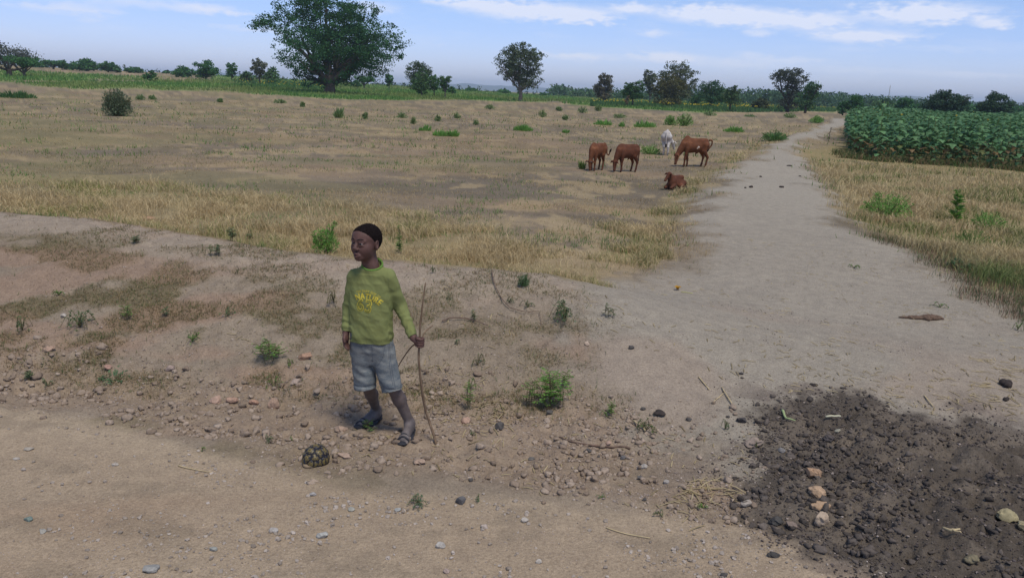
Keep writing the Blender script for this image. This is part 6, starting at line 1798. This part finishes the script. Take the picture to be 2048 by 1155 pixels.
for a in [
 (922, 1005, 25, 24, (.13, .125, .125), 'rounded dark grey stone standing upright on the road below the boy'),
 (941, 961, 11, 11, DK, 'small near-black stone above the upright dark grey stone'),
 (999, 857, 22, 22, DK, 'angular charcoal stone at the foot of the slope, right of the stick'),
 (1100, 826, 17, 14, DK, 'dark stone under the largest seedling group'),
 (1263, 697, 15, 11, DK, 'single dark stone on the smooth slope above centre right'),
 (1174, 690, 11, 14, (.52, .40, .31), 'small pale peach stone left of the dark slope stone'),
 (1482, 748, 11, 8, DK, 'small dark pellet on the path left of the damp spots'),
 (1378, 840, 13, 11, DK, 'dark stone between the seedlings and the dark soil'),
 (1482, 843, 23, 18, (.075, .068, .068), 'largest dark clod just outside the upper left of the dark soil'),
 (1456, 834, 10, 8, DK, 'small dark clod left of the large outlying clod'),
 (1286, 819, 12, 10, DK, 'dark stone at the left end of the soil smear'),
 (1177, 903, 15, 10, DK, 'oval dark stone under the brown twig'),
 (1062, 918, 18, 7, (.13, .12, .11), 'flat dark stone flush with the gravel'),
 (1170, 903, 8, 6, DK, 'tiny dark stone touching the oval one'),
 (1197, 913, 8, 6, DK, 'tiny dark stone right of the oval one'),
 (1246, 917, 12, 12, (.15, .14, .135), 'dark pebble beside pale rubble below the twig'),
 (1280, 957, 12, 12, (.16, .15, .14), 'dark round pebble in the rubble left of the dark soil'),
 (1289, 1000, 11, 9, DK, 'dark pebble at the gravel edge below the rubble'),
 (1332, 966, 14, 12, (.33, .30, .27), 'pale round pebble in the grey smear'),
 (1288, 935, 15, 13, WH, 'whitish stone in the rubble left of the dark soil'),
 (880, 1094, 23, 18, (.42, .39, .35), 'pale grey stone with a flat top in the lower middle road'),
 (968, 1055, 18, 15, (.42, .35, .30), 'round pinkish pebble in the middle of the road'),
 (1049, 1042, 18, 16, WH, 'white quartz-like stone among pale chips'),
 (1077, 1124, 14, 12, WH, 'small white stone at the bottom of the road'),
 (704, 1020, 16, 11, (.31, .30, .26), 'greenish grey pebble on the road below the tortoise'),
 (795, 1021, 15, 12, (.33, .33, .31), 'bluish grey pebble left of the wilted weed'),
 (626, 990, 17, 11, (.36, .34, .32), 'grey pebble straight below the tortoise'),
 (645, 1073, 26, 16, (.38, .37, .34), 'flat grey stone low on the road, left of centre'),
 (893, 1144, 16, 14, (.38, .29, .25), 'brownish round pebble at the bottom edge'),
 (300, 1140, 34, 16, (.30, .29, .27), 'largest flat grey stone at the lower left of the road'),
 (427, 1100, 16, 13, (.31, .31, .28), 'round greenish stone near the bottom of the left road'),
 (548, 1062, 20, 13, (.38, .35, .32), 'cluster-topping stone left of the flat grey stone'),
 (58, 1040, 18, 12, (.20, .25, .22), 'green-grey stone near the left edge'),
 (86, 1064, 16, 9, (.33, .31, .27), 'flat stone just right of the green-grey stone'),
 (57, 899, 20, 8, (.36, .32, .27), 'flat pale stone on the road near the left edge'),
 (33, 918, 14, 6, WH, 'pale chip under the flat stone at left'),
 (231, 930, 14, 8, WH, 'pale chip left of the straw on the road'),
 (1448, 1152, 17, 14, DK, 'dark stone cut by the bottom edge, left of the dark soil'),
 (1546, 1112, 28, 13, (.07, .065, .06), 'dark crumbly lump on the road beside the dark soil'),
 (1627, 952, 34, 26, (.40, .26, .165), 'orange-tan rock, topmost of the column on the dark soil'),
 (1632, 990, 38, 28, (.42, .29, .19), 'orange-tan rock, second of the column on the dark soil'),
 (1640, 1016, 42, 24, (.41, .28, .18), 'orange-tan rock, third of the column on the dark soil'),
 (1641, 1045, 34, 32, (.44, .34, .25), 'paler tan rock, bottom of the column on the dark soil'),
 (2010, 1037, 46, 30, (.34, .29, .17), 'yellowish tan rock near the right edge of the dark soil'),
 (2046, 1062, 28, 24, (.34, .29, .18), 'second yellowish rock, cut by the right edge'),
 (1941, 1124, 30, 26, (.20, .17, .11), 'olive tan rock at the bottom of the dark soil'),
 (1658, 880, 26, 20, (.10, .085, .08), 'rounded brown-grey clod near the top of the dark soil'),
 (1552, 1046, 32, 24, (.075, .07, .065), 'largest rounded clod at the left rim of the dark soil'),
 (1582, 1052, 26, 18, (.22, .17, .14), 'brown clod beside the largest clod on the rim'),
 (1508, 888, 44, 24, (.30, .235, .19), 'tan lump half under weeds at the dark soil rim'),
 (1563, 903, 17, 13, (.24, .225, .215), 'grey pebble in the upper left of the dark soil'),
 (1675, 864, 14, 10, (.34, .32, .25), 'pale pebble near the straw on the dark soil'),
 (1492, 1010, 26, 16, (.36, .31, .26), 'pale chip stone in the rubble by the dark soil'),
 (610, 718, 34, 20, (.36, .225, .155), 'rusty clod high on the slope left of the boy'),
 (432, 806, 32, 26, (.42, .285, .215), 'big peach clod, left one of the row at the foot of the bank'),
 (464, 803, 26, 14, (.40, .26, .19), 'low peach clod touching the big peach one'),
 (507, 808, 24, 14, (.38, .23, .16), 'rusty clod third in the row at the foot of the bank'),
 (548, 812, 26, 32, (.38, .26, .19), 'tall crumbly clod at the right end of the row'),
 (592, 770, 24, 18, (.40, .31, .25), 'pale clod above the rubble left of the boy'),
 (340, 740, 20, 16, (.33, .25, .21), 'clod at the foot of the left slope'),
 (100, 700, 24, 13, (.38, .26, .19), 'peach clod on the lower left slope'),
 (217, 735, 18, 12, (.36, .22, .17), 'rusty clod right of the peach clod on the left slope'),
 (127, 632, 12, 8, WH, 'pale stone on the bare left slope'),
 (932, 846, 24, 22, (.42, .28, .21), 'peach clod at the foot of the bright-leaved seedling'),
 (192, 384, 22, 12, (.45, .30, .17), 'orange-tan lump in the dry grass at left'),
 (296, 440, 34, 12, (.40, .24, .15), 'reddish soil heap at the left crest'),
 (1216, 888, 16, 10, (.42, .29, .22), 'peach stone on the end of the brown twig'),
 (682, 862, 30, 20, (.38, .27, .20), 'clod between the tortoise and the boy\'s sandal'),
 (690, 912, 34, 12, (.40, .29, .22), 'flat peach clod right of the tortoise'),
 (841, 926, 28, 15, (.39, .28, .21), 'flat clod below the foot of the stick'),
]: stone(*a, name='clod' if 'clod' in a[5] or 'lump' in a[5] else 'stone', cat='clod' if 'clod' in a[5] or 'lump' in a[5] else 'stone')

# ------------------------------------------------------------------ straw, twigs, droppings, scraps
STRAWM = simple('straw', (.48, .38, .22), .8, .2, 30, 0)
TWIGM = simple('dry_twig', (.15, .10, .075), .9, .3, 30, .3, .002)
def on_ground(pix, lift=.006, n=5):
    P = np.array([np.array(G(a, b)) for a, b in pix]); P = smooth_line(P, n) if len(P) > 1 else P
    P[:, 2] = np.maximum(P[:, 2], terrain(P[:, 0], P[:, 1])) + lift
    return P
def twig(runs, mat, label, name, cat):
    o = tubes(name, [(on_ground(p, l), r) for p, r, l in runs], mat, None, 6); tag(o, label, cat); return o
twig([([(1118, 876), (1150, 886), (1200, 894), (1260, 899)], [.003, .006, .007], .008)], TWIGM, 'long brown twig lying at the foot of the slope', 'twig', 'twig')
twig([([(884, 646), (910, 641), (945, 644), (975, 655)], [.006, .005, .003], .02)], TWIGM, 'bent bare branch lying on the slope right of the boy\'s hand', 'branch', 'branch')
twig([([(983, 545), (990, 575), (1003, 600), (1020, 620)], [.004, .004, .003], .02), ([(1020, 620), (1050, 627), (1078, 627)], [.004, .002], .02), ([(1078, 627), (1082, 645), (1080, 660)], [.002, .0015], .015)], TWIGM, 'thin crooked grey twig lying down the slope from the crest', 'twig', 'twig')
twig([([(357, 932), (380, 938), (424, 946)], [.004, .003, .002], .006)], STRAWM, 'single straw with a knot on the left part of the road', 'straw', 'straw')
twig([([(1212, 1056), (1250, 1068), (1300, 1077)], [.003, .003, .002], .006)], STRAWM, 'single long straw on the road left of the dark soil', 'straw', 'straw')
twig([([(1397, 755), (1418, 780)], [.005, .004], .008)], STRAWM, 'stubby straw at the left of the path', 'straw', 'straw')
twig([([(1443, 776), (1470, 820)], [.004, .005], .01), ([(1447, 788), (1424, 808)], [.003, .003], .008)], STRAWM, 'forked straw on the path above the dark soil', 'straw', 'straw')
twig([([(1848, 792), (1866, 814)], [.005, .004], .008)], STRAWM, 'short thick straw on the path above the heap\'s middle', 'straw', 'straw')
twig([([(1650, 842), (1680, 841)], [.007, .006], .03)], simple('pale_husk', (.55, .52, .36), .8, .1, 30, 0), 'pale husk piece lying on top of the dark soil', 'husk', 'husk')
twig([([(1564, 826), (1572, 842), (1590, 846)], [.010, .007, .004], .02)], simple('green_stalk', (.30, .36, .17), .7, .1, 30, 0), 'cut green stalk at the upper rim of the dark soil', 'stalk', 'stalk')
twig([([(1884, 1066), (1900, 1072), (1918, 1068)], [.006, .008, .004], .03), ([(1900, 1072), (1920, 1078)], [.005, .003], .03)], STRAWM, 'yellow husk near the bottom right of the dark soil', 'husk', 'husk')
twig([([(1738, 968), (1760, 982), (1792, 998)], [.0022, .002, .0018], .03)], simple('grey_stem', (.22, .19, .17), .9, .1, 30, 0), 'thin grey stem on the dark soil right of the rock column', 'stem', 'stem')
twig([([(1265, 846), (1290, 866)], [.006, .005], .02)], STRAWM, 'pale stick leaning in the weedy rubble patch', 'stick', 'stick')
twig([([(1362, 584), (1385, 587)], [.0035, .003], .006)], simple('green_yellow_stalk', (.45, .45, .14), .8, .1, 20, 0), 'yellow-green stalk beside the orange flower on the path', 'stalk', 'stalk')
def flower():
    p = G(1355, 580); root = empty('fallen_flower', p); tag(root, 'orange-yellow flower head dropped on the edge of the path', 'flower')
    g = np.random.default_rng(2); a = np.linspace(0, 6.28, 15)[:-1]
    P_ = np.stack([np.cos(a) * .008, np.sin(a) * .008, 0 * a + .03], 1); D_ = np.stack([np.cos(a), np.sin(a), .3 + .5 * g.random(14)], 1)
    V, F, c = leaf_arrays(P_, D_, .035, .010, vary(14, (.62, .33, .01), (.72, .42, .02), g), g); mk('petals', V, F, LEAFM, root, col=c, smooth=False)
    b = Body((-.03, -.03, -.005), (.03, .03, .05), .003); b.ell((0, 0, .022), (.016, .016, .014)); V, F = b.mesh(); mk('seed_disc', V, F, simple('flower_disc', (.30, .16, .03), .9, .3, 90, .4), root)
flower()
def hide_scrap():
    p = G(1845, 638); b = Body((-.30, -.16, -.04), (.26, .16, .10), .006)
    b.ell((.09, 0, .018), (.085, .055, .026), None, .03).cap((.05, 0, .014), (-.11, .01, .012), .028, .018, .03, sq=(1, 1.3, .8)).cap((-.10, .01, .012), (-.22, .03, .010), .016, .007, .02)
    b.cap((.02, -.01, .012), (.03, -.06, .010), .017, .012, .02).cap((-.06, .02, .012), (-.05, .07, .01), .014, .006, .02).cap((.13, .02, .02), (.12, .06, .035), .014, .006, .01).cap((.15, 0, .016), (.20, -.01, .012), .02, .010, .02)
    V, F = b.mesh(); V = V + normals_of(V, F) * ((n3(V * 90) - .5) * .008)[:, None]
    o = mk('hide_scrap', V, F, simple('matted_hide', (.13, .085, .06), .95, .4, 45, .8, .006), loc=p); o.rotation_euler = (0, 0, .06); tag(o, 'flattened matted brown scrap of hide lying on the path', 'scrap')
hide_scrap()
def dung(px, py, w, label, h=.4):
    p = G(px, py); r = math.hypot(p[0], p[1]); s = w * r / FPX / 2; g = np.random.default_rng(int(px))
    b = Body((-s * 1.6, -s * 1.4, -.02), (s * 1.6, s * 1.4, s * 1.1 + .03), s / 9)
    for _ in range(6):
        a = g.uniform(0, 6.28); q = g.random() * .55 * s; b.ell((math.cos(a) * q * 1.3, math.sin(a) * q, s * h * .5), (s * .48, s * .42, s * h * g.uniform(.6, 1.1)), None, s * .1)
    V, F = b.mesh(); o = mk('dropping', V, F, simple('dung', (.045, .035, .03), .9, .3, 40, .5, .005) if not bpy.data.materials.get('dung') else bpy.data.materials['dung'], loc=p); tag(o, label, 'dropping')
for a in [(1563, 375, 9, 'dark dropping in the middle of the far path'), (1502, 375, 9, 'dark dropping at the left side of the far path'), (1490, 376, 6, 'small dropping left of the pair on the far path'),
          (1522, 354, 6, 'small dropping higher up the far path'), (1580, 332, 12, 'flat dark patch of dung farthest up the path'), (1600, 353, 5, 'tiny dropping by the right edge of the far path'),
          (1629, 770, 20, 'damp flat dung patch on the near path'), (2010, 771, 30, 'dark tuft-like dung among straws at the right'), (1484, 756, 7, 'small dropping under the dark pellet'), (2011, 800, 14, 'dark dropping at the right below the straws'),
          (1320, 826, 34, 'flattened grey-brown smear of dung beside the dark stone')]:
    dung(*a, h=.22 if 'flat' in a[3] else .55)
def litter():
    g = np.random.default_rng(91)
    Pn = scatter(1500, (-20, 44), (10, 30), lambda x, y: (1 - W_(x, y)['dark']) * (W_(x, y)['path'] * (.12 + .5 * sstep(x, 1.4, 2.6)) + W_(x, y)['bank'] * .16 + W_(x, y)['rub'] * .1) * sstep(fbm(x / .9, y / .7, 231, 3), .42, .6), 92)
    k = (np.hypot(Pn[:, 0] - G(1990, 760)[0], Pn[:, 1] - G(1990, 760)[1]))
    extra = np.array([np.array(G(a, b)) for a, b in zip(g.normal(1985, 55, 90), g.normal(765, 36, 90))] + [np.array(G(a, b)) for a, b in zip(g.normal(1400, 34, 60), g.normal(985, 24, 60))]
                     + [np.array(G(a, b)) for a, b in zip(g.normal(985, 30, 30), g.normal(830, 24, 30))])
    P_ = np.vstack([Pn[:1100], extra]); n = len(P_); a = g.uniform(0, 6.28, n); L_ = g.uniform(.02, .075, n); L_[1100:] *= 1.7
    d = np.stack([np.cos(a), np.sin(a), 0 * a], 1); s = np.stack([-np.sin(a), np.cos(a), 0 * a], 1)
    e0 = P_ - d * L_[:, None] / 2; e1 = P_ + d * L_[:, None] / 2
    for e in (e0, e1): e[:, 2] = np.maximum(terrain(e[:, 0], e[:, 1]), P_[:, 2] - .01) + .004
    mid = (e0 + e1) / 2; mid[:, 2] = np.maximum(mid[:, 2], terrain(mid[:, 0], mid[:, 1]) + .005) + g.random(n) * .006
    w = .0034; up = np.array([0, 0, .0025])
    V = np.stack([e0 - s * w, e0 + s * w, mid + s * w * 1.1, mid - s * w * 1.1, e1 + s * w * .7, e1 - s * w * .7, e0 + up, mid + up, e1 + up], 1).reshape(-1, 3); i = np.arange(n)[:, None] * 9
    F = np.concatenate([i + np.array([[1, 6, 7, 2][q] for q in range(4)]), i + np.array([6, 0, 3, 7]), i + np.array([2, 7, 8, 4]), i + np.array([7, 3, 5, 8])])
    o = mk('straw_litter', V, F, LEAFM, col=np.repeat(vary(n, (.36, .28, .15), (.58, .48, .30), g), 9, axis=0), smooth=False); tag(o, 'scattered bits of straw over path and slope', 'straw litter', kind='stuff')
litter()
# ------------------------------------------------------------------ air
HAZE = 0.00024
def haze():
    m = bpy.data.materials.new('air'); m.use_nodes = True; nt = m.node_tree; nt.nodes.clear()
    o = nt.nodes.new('ShaderNodeOutputMaterial'); v = nt.nodes.new('ShaderNodeVolumePrincipled')
    v.inputs['Color'].default_value = (.66, .80, 1.0, 1); v.inputs['Density'].default_value = HAZE; v.inputs['Anisotropy'].default_value = .2
    nt.links.new(v.outputs[0], o.inputs['Volume'])
    x, y0, y1, z0, z1 = 6800, -6800, 6800, -6, 75
    V = np.array([[a, b, c] for a in (-x, x) for b in (y0, y1) for c in (z0, z1)], float)
    F = np.array([[0, 1, 3, 2], [4, 6, 7, 5], [0, 4, 5, 1], [2, 3, 7, 6], [0, 2, 6, 4], [1, 5, 7, 3]])
    ob = mk('haze', V, F, m, smooth=False); tag(ob, kind='stuff')
if HAZE: haze()
